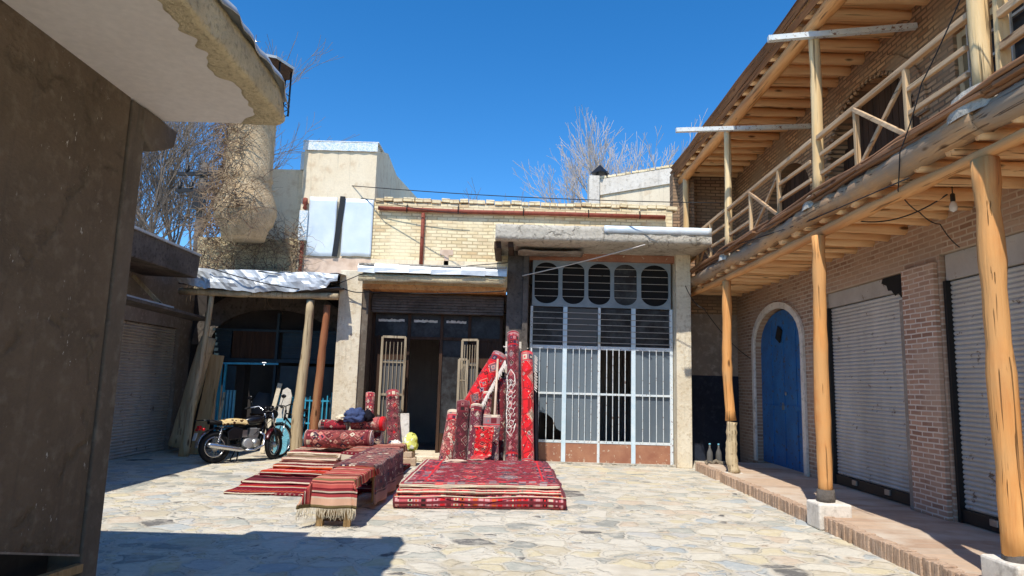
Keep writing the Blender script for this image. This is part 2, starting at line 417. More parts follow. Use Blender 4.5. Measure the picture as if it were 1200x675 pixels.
M = dict(
 paving=paving_mat(),
 darkwall=plaster('dark_plaster', c(120,104,86), c(104,90,74), c(130,116,98), 1.6, .8, speck=c(205,200,188), crack=1.1),
 darkjamb=plaster('jamb_plaster', c(116,104,90), c(98,88,76), c(130,120,106), 1.5, .5),
 soffit=plaster('soffit_plaster', c(240,232,222), c(230,220,208), None, .7, .08, fine=20),
 mud=plaster('mud_render', c(222,204,164), c(204,186,148), c(172,154,122), 5, 1.0, fine=50),
 mudgrey=plaster('mud_grey', c(150,138,118), c(118,106,90), c(84,76,66), 3, .8),
 cream=plaster('cream_render', c(238,224,196), c(230,212,180), c(214,190,156), .8, .3),
 cream2=plaster('cream_column', c(232,220,194), c(218,202,172), c(196,176,144), 2.2, .5),
 white=plaster('white_plaster', c(230,222,208), c(216,206,190), c(180,170,154), 2, .35),
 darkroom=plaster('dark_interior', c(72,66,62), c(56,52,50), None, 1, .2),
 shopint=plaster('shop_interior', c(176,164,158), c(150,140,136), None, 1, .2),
 leafwood=wood('door_leaf_wood', c(190,174,146), c(164,148,120), c(132,116,94), 'Z'),
 bluegrey=plaster('dado_paint', c(46,52,66), c(38,42,54), c(60,64,74), 2, .2),
 greyplaster=plaster('grey_plaster', c(158,144,130), c(134,122,110), c(176,164,150), 1.6, .4),
 concrete=plaster('concrete', c(206,198,182), c(184,176,160), c(150,142,128), 3.2, .9, fine=60, crack=2.2),
 concdark=plaster('concrete_dark', c(112,104,96), c(84,78,72), c(62,58,54), 2.5, .7),
 ybrick=brick('yellow_brick', [c(236,216,170), c(246,230,190), c(226,202,156), c(240,224,186), c(214,184,140)], c(190,168,132), 'x', .22, .074, .011, dust=c(242,226,188), warp=.02),
 ubrick=brick('upper_brick', [c(186,148,112), c(200,162,124), c(150,112,84), c(188,152,118)], c(120,100,80), 'y', .22, .066, .014, dust=c(150,128,104)),
 lbrick=brick('lower_brick', [c(166,136,114), c(182,150,126), c(146,116,96), c(176,148,126)], c(190,174,154), 'y', .22, .068, .012, dust=c(176,152,130)),
 pbrick=brick('pillar_brick', [c(178,138,114), c(192,152,126), c(150,112,92), c(184,146,122)], c(214,198,180), 'y', .21, .062, .010, dust=c(190,162,138)),
 xbrick=brick('end_brick', [c(168,138,110), c(190,156,124), c(148,118,94), c(182,150,120)], c(116,98,80), 'x', .22, .075, .013, dust=c(136,116,94)),
 kbrick=plaster('kerb_brick', c(200,172,146), c(182,152,126), c(160,142,124), 9, .6),
 pave2=brick('walk_brick', [c(190,164,138), c(200,174,148), c(178,150,126), c(196,176,154)], c(184,166,146), 'y', .2, .1, .008, dust=c(206,192,172)),
 post=wood('post_wood', c(240,182,112), c(220,152,86), c(186,112,60), 'Z', grey=c(212,158,100)),
 postpale=wood('pale_post_wood', c(240,216,170), c(226,194,140), c(204,164,110), 'Z'),
 postold=wood('old_post_wood', c(214,194,156), c(186,164,126), c(150,128,98), 'Z'),
 postred=wood('red_post_wood', c(160,84,52), c(136,66,42), c(176,142,100), 'Z'),
 joist=wood('joist_wood', c(250,212,160), c(240,192,138), c(218,164,112), 'X'),
 ylog=wood('edge_log', c(206,166,122), c(176,136,98), c(132,104,80), 'Y', grey=c(160,140,118)),
 ylogo=wood('edge_beam', c(232,176,116), c(212,148,88), c(180,120,74), 'Y'),
 yfascia=wood('roof_fascia', c(164,120,84), c(134,96,68), c(104,76,56), 'Y'),
 rail=wood('rail_wood', c(214,184,146), c(190,156,118), c(164,128,94), 'Y'),
 railz=wood('baluster_wood', c(220,190,148), c(200,166,122), c(176,138,98), 'Z'),
 plank=wood('plank_wood', c(196,164,116), c(172,136,90), c(140,104,64), 'Z'),
 darkdoor=wood('dark_wood', c(86,62,46), c(66,48,36), c(50,36,28), 'Z', knots=False),
 shutter=metal('shutter_steel', c(196,190,180), c(172,165,155), .62, .0, c(118,100,84), .62, 2, streak=True),
 shutplate=metal('shutter_plate', c(186,178,166), c(166,156,144), .6, .1, c(120,98,80), .62, 2),
 black=plain('black_iron', c(26,25,25), .5),
 blackrub=plain('rubber', c(24,24,25), .8),
 dark=plain('dark_gap', c(20,19,19), .9),
 bluedoor=metal('blue_paint', c(42,108,166), c(34,88,140), .55, 0, c(84,90,98), .575, 2.6),
 whitepaint=metal('white_rust_paint', c(226,228,224), c(200,212,216), .5, 0, c(128,92,70), .585, 6),
 bluewhite=metal('bluewhite_paint', c(190,214,224), c(216,228,232), .45, 0, c(120,88,66), .66, 4),
 gatesheet=metal('gate_sheet', c(136,146,150), c(116,128,134), .5, 0, c(120,100,84), .68, 4),
 gatepane=metal('frosted_pane', c(108,118,124), c(90,100,108), .35, 0, c(96,108,112), .7, 1.6, streak=True),
 tan=metal('rusty_panel', c(172,122,92), c(150,98,74), .7, 0, c(196,176,152), .6, 3),
 flash=metal('roof_flashing', c(206,208,208), c(170,176,180), .5, .25, c(140,150,158), .66, 2.2, bump=.35),
 flashw=metal('white_flashing', c(214,214,210), c(180,184,184), .42, .35, c(150,130,110), .7, 4, bump=.3),
 tin=metal('painted_tin', c(224,230,232), c(204,216,222), .45, .15, c(150,140,130), .71, 1.5, bump=.25),
 bluetin=metal('blue_tin', c(160,196,218), c(206,216,220), .55, 0, c(228,230,228), .48, 9),
 rustpipe=metal('rust_pipe', c(150,74,54), c(122,58,42), .75, .1, c(176,104,76), .6, 8),
 cyan=metal('cyan_paint', c(70,178,208), c(48,148,184), .5, 0, c(190,214,220), .66, 6),
 teal=metal('teal_panel', c(124,190,206), c(96,168,190), .5, 0, c(180,196,200), .66, 5),
 darkteal=metal('dark_teal_panel', c(46,66,74), c(36,52,60), .5, 0, c(70,80,84), .66, 4),
 glass=glass_dark('dark_glass', c(44,40,38), .32),
 frost=glass_dark('dusty_glass', c(96,94,90), .45),
 chrome=plain('chrome', c(196,196,196), .22, .9, .15),
 steel=plain('brushed_steel', c(168,166,160), .4, .8),
 alum=plain('cast_alloy', c(170,170,168), .5, .6),
 maroonp=plain('maroon_paint', c(70,16,24), .3, .1),
 blackp=plain('black_paint', c(20,20,24), .25, .0),
 redlens=plain('red_lens', c(190,20,24), .2),
 platew=plain('plate_white', c(220,220,214), .5),
 fringe=plain('fringe_cotton', c(214,200,172), .95, 0, .4, 30, .05),
 white_rope=plain('white_cloth', c(222,212,200), .95, 0, .4, 18, .05),
 navycloth=plain('navy_cloth', c(66,78,112), .9, 0, .4, 9, .1),
 blackcloth=plain('black_cloth', c(34,32,38), .95, 0, .4, 9, .05),
 turret=plaster('turret_plaster', c(216,192,154), c(188,162,126), c(160,136,106), 5, 1.0),
 twig=plain('twig_bark', c(128,116,104), .9, 0, .4, 5, .1),
 palebark=plain('pale_bark', c(192,180,168), .85, 0, .4, 5, .1),
 vine=plain('creeper_stem', c(148,126,100), .95, 0, .5, 6, .05),
 vinedark=plain('creeper_dark', c(96,76,64), .95, 0, .5, 6, .05),
 cable=plain('cable_black', c(30,29,30), .6),
 cablew=plain('cable_pale', c(196,190,182), .6),
 card=plaster('stone_block', c(206,180,152), c(186,160,132), None, 4, .4),
 bulb=plain('bulb_glass', c(226,222,214), .15),
)
M['leopard'] = (lambda g: (g.col(g.ramp(g.vor(g.co(), 13), [(0, c(60,36,22)), (.36, c(78,48,28)), (.43, c(214,190,140)), (1, c(190,156,100))])), g.done())[1])(G('patterned_cover', .9, .05))
M['sack'] = (lambda g: (g.col(g.ramp(g.sep(g.vor(g.co(), 16, out='Color'))[0], [(0, c(226,224,120)), (.35, c(120,132,60)), (.55, c(236,236,214)), (.8, c(196,188,70))], 'CONSTANT')), g.bump(g.noise(g.co(), 14, 3), .6, .03), g.done())[-1])(G('sack_print', .8, .1))
M['stain'] = (lambda g: (g.col(g.mix(g.ramp(g.noise(g.co(), 5, 5, .6), [(.4, 0), (.6, 1)]), c(216,192,170), c(196,170,148))), g.done())[1])(G('pale_rag', .95, .05))
#@@SETTING
# ================================================================== SETTING
g_ = MB(); g_.grid(lambda u, v: (-150+300*u, -150+300*v, 0), 6, 6, smooth=False)
struct(g_.build('ground', M['paving']))

def arc(yc, hw, zs, zt, n=14):
    return [(yc - hw*math.cos(pi*i/n), zs + (zt-zs)*math.sin(pi*i/n)**.9) for i in range(n+1)]
def wall_cols(mb, axis, a0, a1, u0, u1, z0, z1, ops):
    """wall slab normal to axis with openings (ua, ub, za, zs, zt)"""
    def bx(ua, ub, za, zb):
        if ub-ua < 1e-4 or zb-za < 1e-4: return
        if axis == 'x': mb.box(a0, a1, ua, ub, za, zb)
        else: mb.box(ua, ub, a0, a1, za, zb)
    cur = u0
    for ua, ub, za, zs, zt in sorted(ops):
        bx(cur, ua, z0, z1); bx(ua, ub, z0, za)
        if zt > zs + .01:
            p = arc((ua+ub)/2, (ub-ua)/2, zs, zt)
            mb.arcstrip(p, [(q[0], z1) for q in p], axis, a0, a1)
        else: bx(ua, ub, zt, z1)
        cur = ub
    bx(cur, u1, z0, z1)

# ---------------- raised walkway on the right
w = MB(); w.box(3.70, 5.4, -2, 13.3, -.1, .15); struct(w.build('walkway', M['pave2'], bevel=.015))
kb = MB(); y = -1.0; q = random.Random(3)
while y < 13.0:
    t = q.uniform(.055, .062)
    if not (11.55 < y < 11.75):
        x0 = 3.6 + q.uniform(-.012, .012) + .05*max(0, 6.2-y)*.5
        kb.obox((x0+.055, y+t/2, .072+q.uniform(-.008, .004)), (.12, t-.009, .17+q.uniform(-.01,.01)), (q.uniform(-.05,.05), q.uniform(-.03,.03), q.uniform(-.05,.05)))
    y += t
struct(kb.build('walkway_kerb', M['kbrick'], bevel=.006))

# ---------------- two-storey timber balcony building
B = thing('timber_balcony_building', 'two storey brick building with timber balcony on log posts above roller shutters and blue door', 'building', (5.05, 9, 0))
lw = MB()
wall_cols(lw, 'x', 5.05, 5.4, -3, 14.8, 0, 4.12, [(5.85, 7.74, 0, 3.2, 3.2), (8.49, 10.65, 0, 3.12, 3.12), (11.5, 13.75, 0, 2.4, 3.12), (2.6, 4.9, 0, 3.2, 3.2)])
lw.build('wall', M['lbrick'], B)
uw = MB()
wall_cols(uw, 'x', 5.055, 5.4, -3, 14.8, 4.125, 6.6, [(5.35, 7.25, 4.16, 5.72, 5.72), (7.95, 10.35, 4.13, 5.0, 6.05), (11.0, 12.9, 4.13, 4.9, 5.7), (2.0, 4.4, 4.16, 5.72, 5.72)])
uw.build('upper_wall', M['ubrick'], B)
ew = MB(); ew.box(3.63, 5.39, 14.80, 15.1, 3.2, 6.46); ew.box(3.78, 4.02, 14.45, 14.8, 4.0, 6.2); ew.build('end_wall', M['xbrick'], B)
ew = MB(); ew.box(3.63, 5.39, 14.80, 15.1, 1.84, 3.2); ew.build('end_wall_plaster', M['greyplaster'], B)
ew = MB(); ew.box(3.63, 5.39, 14.795, 15.1, 0, 1.84); ew.build('painted_dado', M['bluegrey'], B)
pb = MB(); pb.box(4.985, 5.05, 7.78, 8.42, .15, 3.12); pb.build('brick_pillar', M['pbrick'], B, bevel=.01)
pb = MB(); pb.box(4.99, 5.05, 8.42, 8.5, .15, 2.75); pb.build('plaster_jamb', M['greyplaster'], B, bevel=.008)
pb = MB(); pb.box(4.98, 5.05, 5.0, 5.8, .15, 3.0); pb.build('brick_pillar', M['pbrick'], B, bevel=.01)
def roller(y0, y1, label=None):
    s = MB(); n = 48; z0, z1 = .3, 2.88; st = (z1-z0)/n
    prof = []
    for i in range(n):
        for k, dx in ((0, .02), (.18, .004), (.5, -.006), (.82, .004)):
            prof.append((5.13+dx*.8, z0 + (i+k)*st))
    vs = [(x, y0+.03, z) for x, z in prof] + [(x, y1-.03, z) for x, z in prof]
    m = len(prof); s.add(vs, [(i, i+1, m+i+1, m+i) for i in range(m-1)])
    o = s.build('roller_shutter', M['shutter'], B)
    if label: o['label'] = label
    p = MB(); p.box(5.1, 5.16, y0+.02, y1-.02, 2.885, 3.19 if y0 < 8 else 3.11); p.build('shutter_hood', M['shutplate'], o)
    p = MB(); p.box(5.09, 5.16, y0+.03, y1-.03, .16, .298); p.build('bottom_bar', M['black'], o)
    for yy in (y0, y1-.045):
        p = MB(); p.box(5.07, 5.17, yy, yy+.045, .15, 2.88); p.build('guide_rail', M['black'], o)
    for f in (.3, .7):
        p = MB(); p.obox((5.08, y0+(y1-y0)*f, .25), (.03, .12, .07)); p.build('lock_plate', M['steel'], o, bevel=.006)
    return o
roller(8.5, 10.64); roller(5.86, 7.73); roller(2.61, 4.89)
hb = MB(); hb.prism([(8.5, 3.11), (8.5, 2.86), (8.6, 2.80), (8.68, 2.88), (8.74, 2.84), (8.82, 2.92), (8.9, 2.93), (8.93, 3.0), (9.05, 3.05), (9.02, 3.11)], 'x', 5.085, 5.098); hb.build('torn_hole', M['dark'], B)
# arched blue door
bd = MB(); pts = arc(12.625, 1.1, 2.4, 3.08); bd.prism([(11.525, .15)] + [(p[0], p[1]) for p in pts] + [(13.725, .15)], 'x', 5.16, 5.22)
door = bd.build('arched_door', M['bluedoor'], B)
for yy in (12.05, 12.6, 13.15):
    p = MB(); p.box(5.145, 5.162, yy-.02, yy+.02, .2, 2.9); p.build('door_batten', M['bluedoor'], door)
p = MB(); p.box(5.14, 5.16, 11.6, 13.68, 1.2, 1.28); p.build('door_rail', M['bluedoor'], door)
p = MB(); p.lathe([(.0, 0), (.03, 0), (.03, .02), (.0, .02)], (0,0,0), 10); p.xform(Matrix.Translation((5.13, 12.5, 1.5)) @ Matrix.Rotation(pi/2, 4, 'Y')); p.build('door_knob', M['steel'], door)
p = MB(); p.obox((5.13, 12.72, 2.62), (.02, .22, .26), (.5, 0, 0)); p.build('dark_vent', M['dark'], door)
p = MB(); p.obox((5.13, 12.6, 1.24), (.04, .05, .08)); p.tube([(5.13, 12.575, 1.28), (5.12, 12.58, 1.33), (5.12, 12.62, 1.33), (5.13, 12.625, 1.28)], .006, 6); p.build('padlock', M['steel'], door)
oa = arc(12.625, 1.22, 2.4, 3.22); ia = arc(12.625, 1.1, 2.4, 3.1)
fr = MB(); fr.arcstrip([(11.525, .15)] + ia[0:] + [(13.725, .15)], [(11.405, .15)] + oa + [(13.845, .15)], 'x', 5.0, 5.05); fr.build('door_surround', M['white'], B, bevel=.006)

# balcony: deck, edge beams, joists, rail
dk = MB(); dk.box(3.70, 5.05, -2, 14.78, 3.735, 3.775); dk.build('balcony_deck', M['joist'], B)
el = MB(); q = random.Random(5)
el.log((3.80, -2, 3.535), (3.80, 14.2, 3.53), .062, .058, 10, 60, .06, .05, 2); el.build('balcony_beam', M['ylogo'], B)
for k, (ya, yb, r, dz) in enumerate(((-2, 5.35, .125, .0), (5.1, 8.3, .13, .01), (8.05, 11.7, .12, -.01), (11.45, 14.1, .11, -.02))):
    el = MB(); el.log((3.77+.01*(k % 2), ya, 3.78+dz), (3.78, yb, 3.77+dz), r, r*.92, 11, 26, .05, .05, 40+k); el.build('edge_log', M['ylog'], B)
for k in range(16):
    ya = -1+k*.98+R.uniform(-.1,.1); el = MB(); el.beam((3.68+R.uniform(-.02,.02), ya, 3.915+R.uniform(-.012,.012)), (3.68+R.uniform(-.02,.02), ya+R.uniform(.85,1.05), 3.915+R.uniform(-.012,.012)), R.uniform(.08,.14), .035); el.build('edge_board', M['yfascia'], B, bevel=.006)
el = MB()
for k in range(3):
    pts = [(3.68-.012*k + .02*math.sin(i*.9+k*2), -2+i*.45, 3.88+.04*k+.012*math.sin(i*1.7+k)) for i in range(37)]
    el.tube(pts, [.022+.008*math.sin(i*2.1+k) for i in range(37)], 6)
el.build('edge_reeds', M['yfascia'], B)
y = 3.6; i = 0
while y < 14.7:
    j = MB(); j.log((3.76, y+R.uniform(-.04,.04), 3.665), (5.1, y+R.uniform(-.04,.04), 3.655), .072+R.uniform(-.01,.01), .072, 8, 5, .04, .015, i)
    j.build('floor_joist', M['joist'], B); y += .40+R.uniform(-.03,.03); i += 1
# lower posts on plinths
def lpost(x, y, z0, z1, r0, r1, m, dx=0, seed=1, nm='log_post'):
    p = MB(); p.log((x, y, z0), (x+dx, y, z1), r0, r1, 12, 14, .04, .05, seed); return p.build(nm, m, B)
lpost(3.84, 5.2, .34, 3.46, .10, .09, M['post'], -.02, 11)
lpost(3.72, 8.0, .3, 3.45, .09, .075, M['post'], .03, 12)
lpost(3.83, 11.65, 1.02, 3.45, .088, .08, M['post'], -.03, 13)
lpost(3.87, 11.63, .15, 1.0, .1, .085, M['postold'], -.03, 14)
for (x, y, sx, sy, h) in ((3.88, 5.22, .36, .4, .34), (3.74, 7.98, .38, .34, .29), (3.86, 11.64, .3, .2, .155)):
    p = MB(); p.box(x-sx/2, x+sx/2, y-sy/2, y+sy/2, 0, h); p.build('post_plinth', M['white'], B, bevel=.02)
for (x, y) in ((3.85, 5.2), (3.73, 8.0)):
    p = MB(); p.lathe([(.10, .29), (.103, .33), (.097, .43)], (x-.01, y, 0), 12); p.build('iron_shoe', M['concdark'], B)
# upper posts
def upost(y, w, x=3.8, z0=3.97, z1=6.2, m='postpale', seed=0):
    p = MB(); p.log((x, y, z0), (x+.01, y, z1), w/2*1.08, w/2*.95, 10, 8, .02, .012, seed); p.build('balcony_post', M[m], B)
upost(5.12, .15, seed=21); upost(8.05, .135, seed=22); upost(11.5, .125, seed=23); upost(14.35, .13, seed=24)
p = MB(); p.beam((3.83, 4.94, 3.98), (3.86, 4.93, 5.6), .09, .05); p.build('balcony_post', M['postpale'], B)
for (y, sx, sy, h, x, z) in ((5.2, .22, .62, .10, 3.74, 3.93), (8.1, .2, .4, .05, 3.73, 3.92), (11.5, .2, .35, .05, 3.73, 3.90)):
    p = MB(); p.grid(lambda u, v: (x + sx/2*math.cos(2*pi*u)*(1-.35*v*v)*(1+.2*mnoise.noise((u*4, v*3, y))), y + sy/2*math.sin(2*pi*u)*(1-.3*v)*(1+.25*mnoise.noise((u*5, v*3, y+3))), z-.12+(h+.12)*v), 14, 5)
    p.build('plaster_patch', M['concrete'], B)
# railing bays
def rail(a, b, w=.055, h=.06):
    p = MB(); p.beam(a, b, w, h); p.build('handrail' if h > .055 else 'rail_bar', M['rail'], B, bevel=.008)
def bal(y, z1=4.72, tilt=0):
    p = MB(); p.beam((3.78, y, 3.98), (3.78, y+tilt, z1), .05, .055); p.build('baluster', M['railz'], B, bevel=.006)
X = 3.78
def bay(ya, yb, flip=False):
    L = yb-ya; y1 = ya+L*.33; y2 = ya+L*.67
    rail((X, ya, 4.72), (X, yb, 4.70)); bal(y1, 4.70); bal(y2, 4.70)
    for z in (4.22, 4.46):
        rail((X, ya+.06, z), (X, y1-.03, z+.01), .04, .05); rail((X, y2+.03, z), (X, yb-.06, z), .04, .05)
    rail((X-.02, y1, 4.02), (X-.02, y2, 4.68), .035, .05); rail((X+.025, y1, 4.68), (X+.025, y2, 4.02), .035, .05)
bay(5.2, 7.98); bay(8.12, 11.43); bay(11.57, 14.28)
for z in (4.28, 4.55): rail((X+.02, 1.6, z+.05), (X+.02, 4.9, z), .05, .07)
rail((X+.02, 1.6, 4.86), (X+.02, 4.9, 4.8))
# arch recess, planks, windows
p = MB()
for k in range(15):
    y = 8.0+k*.157; h = 6.0
    yc = abs(y+.07-9.15)/1.2; zt = 5.0+1.02*max(0, 1-yc*yc)**.45
    p.box(5.3, 5.33+.004*(k%2), y, y+.145, 4.0, zt)
p.build('plank_screen', M['darkdoor'], B)
p = MB(); oa = arc(9.15, 1.42, 5.0, 6.24); ia = arc(9.15, 1.2, 5.0, 6.05); p.arcstrip(ia, oa, 'x', 5.02, 5.055); p.build('arch_band', M['ubrick'], B)
p = MB()
for k in range(34):
    t = pi*(k+.5)/34; yy = 9.15-1.17*math.cos(t); zz = 5.0+1.02*math.sin(t)**.9
    p = MB(); p.obox((5.06, yy, zz), (.05, .05, .07), (math.pi/2-t, 0, .3)); p.build('arch_brick', M['ubrick'], B)
p = MB()
for k in range(10): p.box(5.28, 5.31+.004*(k%2), 11.0+k*.19, 11.0+k*.19+.175, 4.0, 5.66)
p.build('plank_door', M['darkdoor'], B)
def window(y0, y1):
    f = MB(); z0, z1 = 4.12, 5.72
    f.ring([(y0,z0),(y1,z0),(y1,z1),(y0,z1)], [(y0+.08,z0+.08),(y1-.08,z0+.08),(y1-.08,z1-.08),(y0+.08,z1-.08)], 'x', 5.1, 5.2)
    fo = f.build('window', M['postold'], B)
    gl = MB(); gl.box(5.17, 5.18, y0+.08, y1-.08, z0+.08, z1-.08); gl.build('pane', M['glass'], fo)
    gr = MB()
    for k in range(1, 9): yy = y0+(y1-y0)*k/9; gr.beam((5.08, yy, z0), (5.08, yy, z1), .022, .022)
    for k in range(1, 6): zz = z0+(z1-z0)*k/6; gr.beam((5.1, y0, zz), (5.1, y1, zz), .03, .03)
    gr.build('window_grille', M['shutplate'], fo)
window(5.35, 7.25); window(2.0, 4.4)
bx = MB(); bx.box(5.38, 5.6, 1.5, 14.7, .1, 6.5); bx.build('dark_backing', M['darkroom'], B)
# roof
rf = MB(); rf.box(3.68, 5.6, -3, 15.0, 6.47, 6.5); rf.build('roof_boards', M['joist'], B)
rf = MB(); rf.box(3.70, 5.7, -3, 15.0, 6.505, 6.66); rf.build('mud_roof', M['mudgrey'], B)
rf = MB(); rf.log((3.82, -3, 6.26), (3.82, 14.75, 6.24), .1, .095, 10, 34, .04, .03, 8); rf.build('eave_beam', M['ylogo'], B)
for k, (xx, zz) in enumerate(((3.69, 6.40), (3.665, 6.52), (3.69, 6.63))):
    rf = MB(); pts = [(xx+.008*math.sin(i*1.3+k), -3+i*.5, zz+.012*math.sin(i*.8+2*k)) for i in range(37)]
    rf.tube(pts, .055, 4, flat=1.0, smooth=False); rf.build('roof_fascia', M['yfascia'], B)
y = 3.2; i = 0
while y < 14.8:
    j = MB(); j.log((3.70, y+R.uniform(-.04,.04), 6.40), (5.2, y+R.uniform(-.04,.04), 6.41), .072, .075, 8, 5, .04, .015, 50+i)
    j.build('roof_joist', M['joist'], B); y += .38+R.uniform(-.03,.03); i += 1
# projecting bars under the eave
for a, b in (((3.2, 8.0, 6.02), (5.04, 7.88, 6.18)), ((2.72, 10.85, 5.9), (5.04, 10.9, 6.06))):
    p = MB(); p.beam(a, b, .07, .07); p.build('projecting_bar', M['whitepaint'], B)

# ---------------- near building on the left with plaster canopy
Nb = thing('plaster_building', 'near dark stained plaster building with a wide pale soffit canopy and crumbling mud edge', 'building', (-2.64, 3, 0))
p = MB(); p.prism([(4.33, .42), (4.33, 3.41), (-4, 3.41), (-4, .92), (2.5, .90)], 'x', -9, -2.64)
p.build('wall', M['darkwall'], Nb)
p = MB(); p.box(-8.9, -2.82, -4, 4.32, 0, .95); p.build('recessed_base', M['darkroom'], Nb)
p = MB(); p.box(-9, -2.625, 4.345, 4.52, 0, 3.40); p.build('corner_jamb', M['darkjamb'], Nb, bevel=.01)
p = MB(); p.prism([(4.46, 3.4), (4.93, 3.4), (4.90, 3.26), (4.78, 3.2), (4.62, 3.13), (4.46, 3.2)], 'x', -3.2, -2.61); p.build('corner_bracket', M['darkjamb'], Nb, bevel=.015)
p = MB(); p.beam((-2.635, 4.32, .423), (-2.635, 2.6, .875), .015, .012); p.build('ledge_strip', M['greyplaster'], Nb)
def edge(y, k):
    e = min(1, max(0, (4.75-y)/.9)); s = math.sqrt(max(0, 1-(1-e)**2))
    x_s = -1.78 - .10*(1-s) + .04*mnoise.noise((y*4, k, 0)); top = 3.52 + .12*s
    xo = -1.70 - .08*(1-s)**2 + .018*mnoise.noise((y*3, 5+k, 0))
    return x_s, xo, top
NY = 60
ys = [-4 + (8.74)*i/NY for i in range(NY+1)]
p = MB(); p.grid(lambda u, v: (-9+(edge(-4+8.74*v, 0)[0]+.03+9)*u, -4+8.74*v, 3.41), 2, NY, smooth=False); p.grid(lambda u, v: (-9+7.2*u, -4+8.45*v, 3.7), 1, 1, smooth=False)
p.grid(lambda u, v: (-9+7.2*u, 4.74-.29*v, 3.41+.29*v), 1, 1, smooth=False)
p.build('canopy', M['soffit'], Nb)
NM = 260
def mudf(u, v):
    y = -4+8.74*v; xs, xo, top = edge(y, 0)
    xs = xs - .16*max(0, mnoise.noise((y*2.2, 3, 1)))*1.6 - .05*mnoise.noise((y*11, 7, 1)) - .05
    path = [(xs, 3.409), (xs+.02, 3.403), ((xs+xo)/2, 3.401), (xo-.012, 3.402), (xo+.003, 3.412), (xo+.012, (3.43+top)/2), (xo+.005, top-.01), (xo-.12, top)]
    t = u*(len(path)-1); i = min(int(t), len(path)-2); f = t-i
    x = path[i][0]*(1-f)+path[i+1][0]*f; z = path[i][1]*(1-f)+path[i+1][1]*f
    w = .012*math.sin(pi*min(1, u*1.2)) * (1 if u < .95 else 0)
    nz = mnoise.noise((x*9, y*9, z*9)); n2 = mnoise.noise((x*26, y*26, z*26))
    return (x + (.008*nz+.006*n2)*(u > .1), y, z - (.005*abs(nz) + .006*n2)*math.sin(pi*u))
p = MB(); p.grid(mudf, 28, 420); 
me_ = p.build('mud_edge', M['mud'], Nb)
def flashf(u, v):
    y = -4+8.72*v; xs, xo, top = edge(y, 0); wv = .012*math.sin(y*9)+.01*math.sin(y*23)
    return (xo + .015 + .03*(1-u) + wv*(1-u) - .2*max(0, u-.5)*2, y, top - .02 + .05*min(1, u*2) + wv*.5)
p = MB(); p.grid(flashf, 4, 120); p.build('roof_flashing', M['flashw'], Nb, solid=.004)
bt = tag(MB().beam((-2.62, 4.32, .35), (-2.66, 2.8, .44), .05, .05).build('wooden_batten', M['plank'], None, loc=(-2.6, 3.6, .38), bevel=.004), 'pale wooden batten fixed across the dark recess at the foot of the near plaster wall', 'batten')

# ---------------- shuttered building on the left
S = thing('shuttered_building', 'dark shaded shop building with a roller shutter and grey roof edge behind the leaning log', 'building', (-7, 11.5, 0))
p = MB(); wall_cols(p, 'x', -7.4, -7, 7, 15.0, 0, 3.6, [(11.2, 14.1, 0, 2.5, 2.5)]); p.box(-9, -7.4, 7, 15, 0, 3.6); p.build('wall', M['greyplaster'], S)
def lroller():
    s = MB(); n = 44; z0, z1 = .0, 2.5; st = (z1-z0)/n; prof = []
    for i in range(n):
        for k, dx in ((0, -.015), (.2, .0), (.5, .008), (.8, 0)): prof.append((-7.08+dx, z0+(i+k)*st))
    m = len(prof); s.add([(x, 11.22, z) for x, z in prof]+[(x, 14.08, z) for x, z in prof], [(i, i+1, m+i+1, m+i) for i in range(m-1)])
    return s.build('roller_shutter', M['shutter'], S)
lroller()
p = MB(); p.prism([(-7.5, 3.4), (-6.0, 3.36), (-5.97, 3.8), (-7.5, 3.95)], 'y', 6, 12.55); p.build('roof', M['concdark'], S, bevel=.02)
p = MB(); p.beam((-5.96, 6, 3.83), (-5.96, 12.5, 3.80), .05, .04); p.build('roof_flashing', M['flash'], S)
p = MB(); p.beam((-6.25, 7, 2.78), (-6.3, 13.6, 2.66), .45, .05); p.build('awning_board', M['concdark'], S)
p = MB(); p.beam((-6.3, 12.0, 2.74), (-6.9, 12.0, 3.3), .06, .06); p.build('awning_brace', M['postold'], S)
p = MB(); p.beam((-6.12, 7, 2.82), (-6.12, 12.0, 2.74), .03, .03); p.build('awning_edge', M['flash'], S)

# ---------------- tin-roofed lean-to and blue shop
Bs = thing('blue_framed_shop', 'dark little shop with pale blue door frame and grilles behind the crooked poles', 'building', (-5.2, 14.3, 0))
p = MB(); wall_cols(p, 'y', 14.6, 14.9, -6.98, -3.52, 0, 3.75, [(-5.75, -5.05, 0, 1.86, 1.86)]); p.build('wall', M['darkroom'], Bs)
ia = arc(-5.15, 1.35, 2.2, 3.0); oa = arc(-5.15, 1.75, 2.2, 3.5); p = MB(); p.arcstrip(ia, oa, 'y', 14.45, 14.6); p.build('arch', M['concdark'], Bs)
p = MB(); p.box(-5.95, -5.0, 14.3, 14.34, 1.93, 2.5); p.build('sign_board', M['darkdoor'], Bs)
for x0, x1 in ((-6.35, -6.0), (-4.9, -3.6)):
    p = MB(); p.box(x0, x1, 14.36, 14.4, 1.9, 2.5); 
    for k in range(5): p.box(x0, x1, 14.33, 14.36, 1.95+k*.115, 1.99+k*.115)
    p.build('louvre', M['darkteal'], Bs)
p = MB(); p.box(-6.4, -3.55, 14.28, 14.36, 1.85, 1.92); p.box(-6.4, -3.55, 14.3, 14.36, 2.5, 2.55); p.build('transom_rail', M['darkteal'], Bs)
p = MB(); p.box(-5.02, -4.97, 14.27, 14.36, 0, 2.9); p.build('mullion', M['darkteal'], Bs)
fr = MB(); fr.beam((-5.98, 13.9, 0), (-5.98, 13.9, 1.83), .05, .06); fr.beam((-5.90, 13.95, 0), (-5.90, 13.95, 1.78), .035, .05); o = fr.build('door_frame', M['cyan'], Bs)
fr = MB(); fr.beam((-6.0, 14.0, 1.8), (-4.9, 14.2, 1.82), .03, .04); fr.build('frame_head', M['cyan'], Bs)
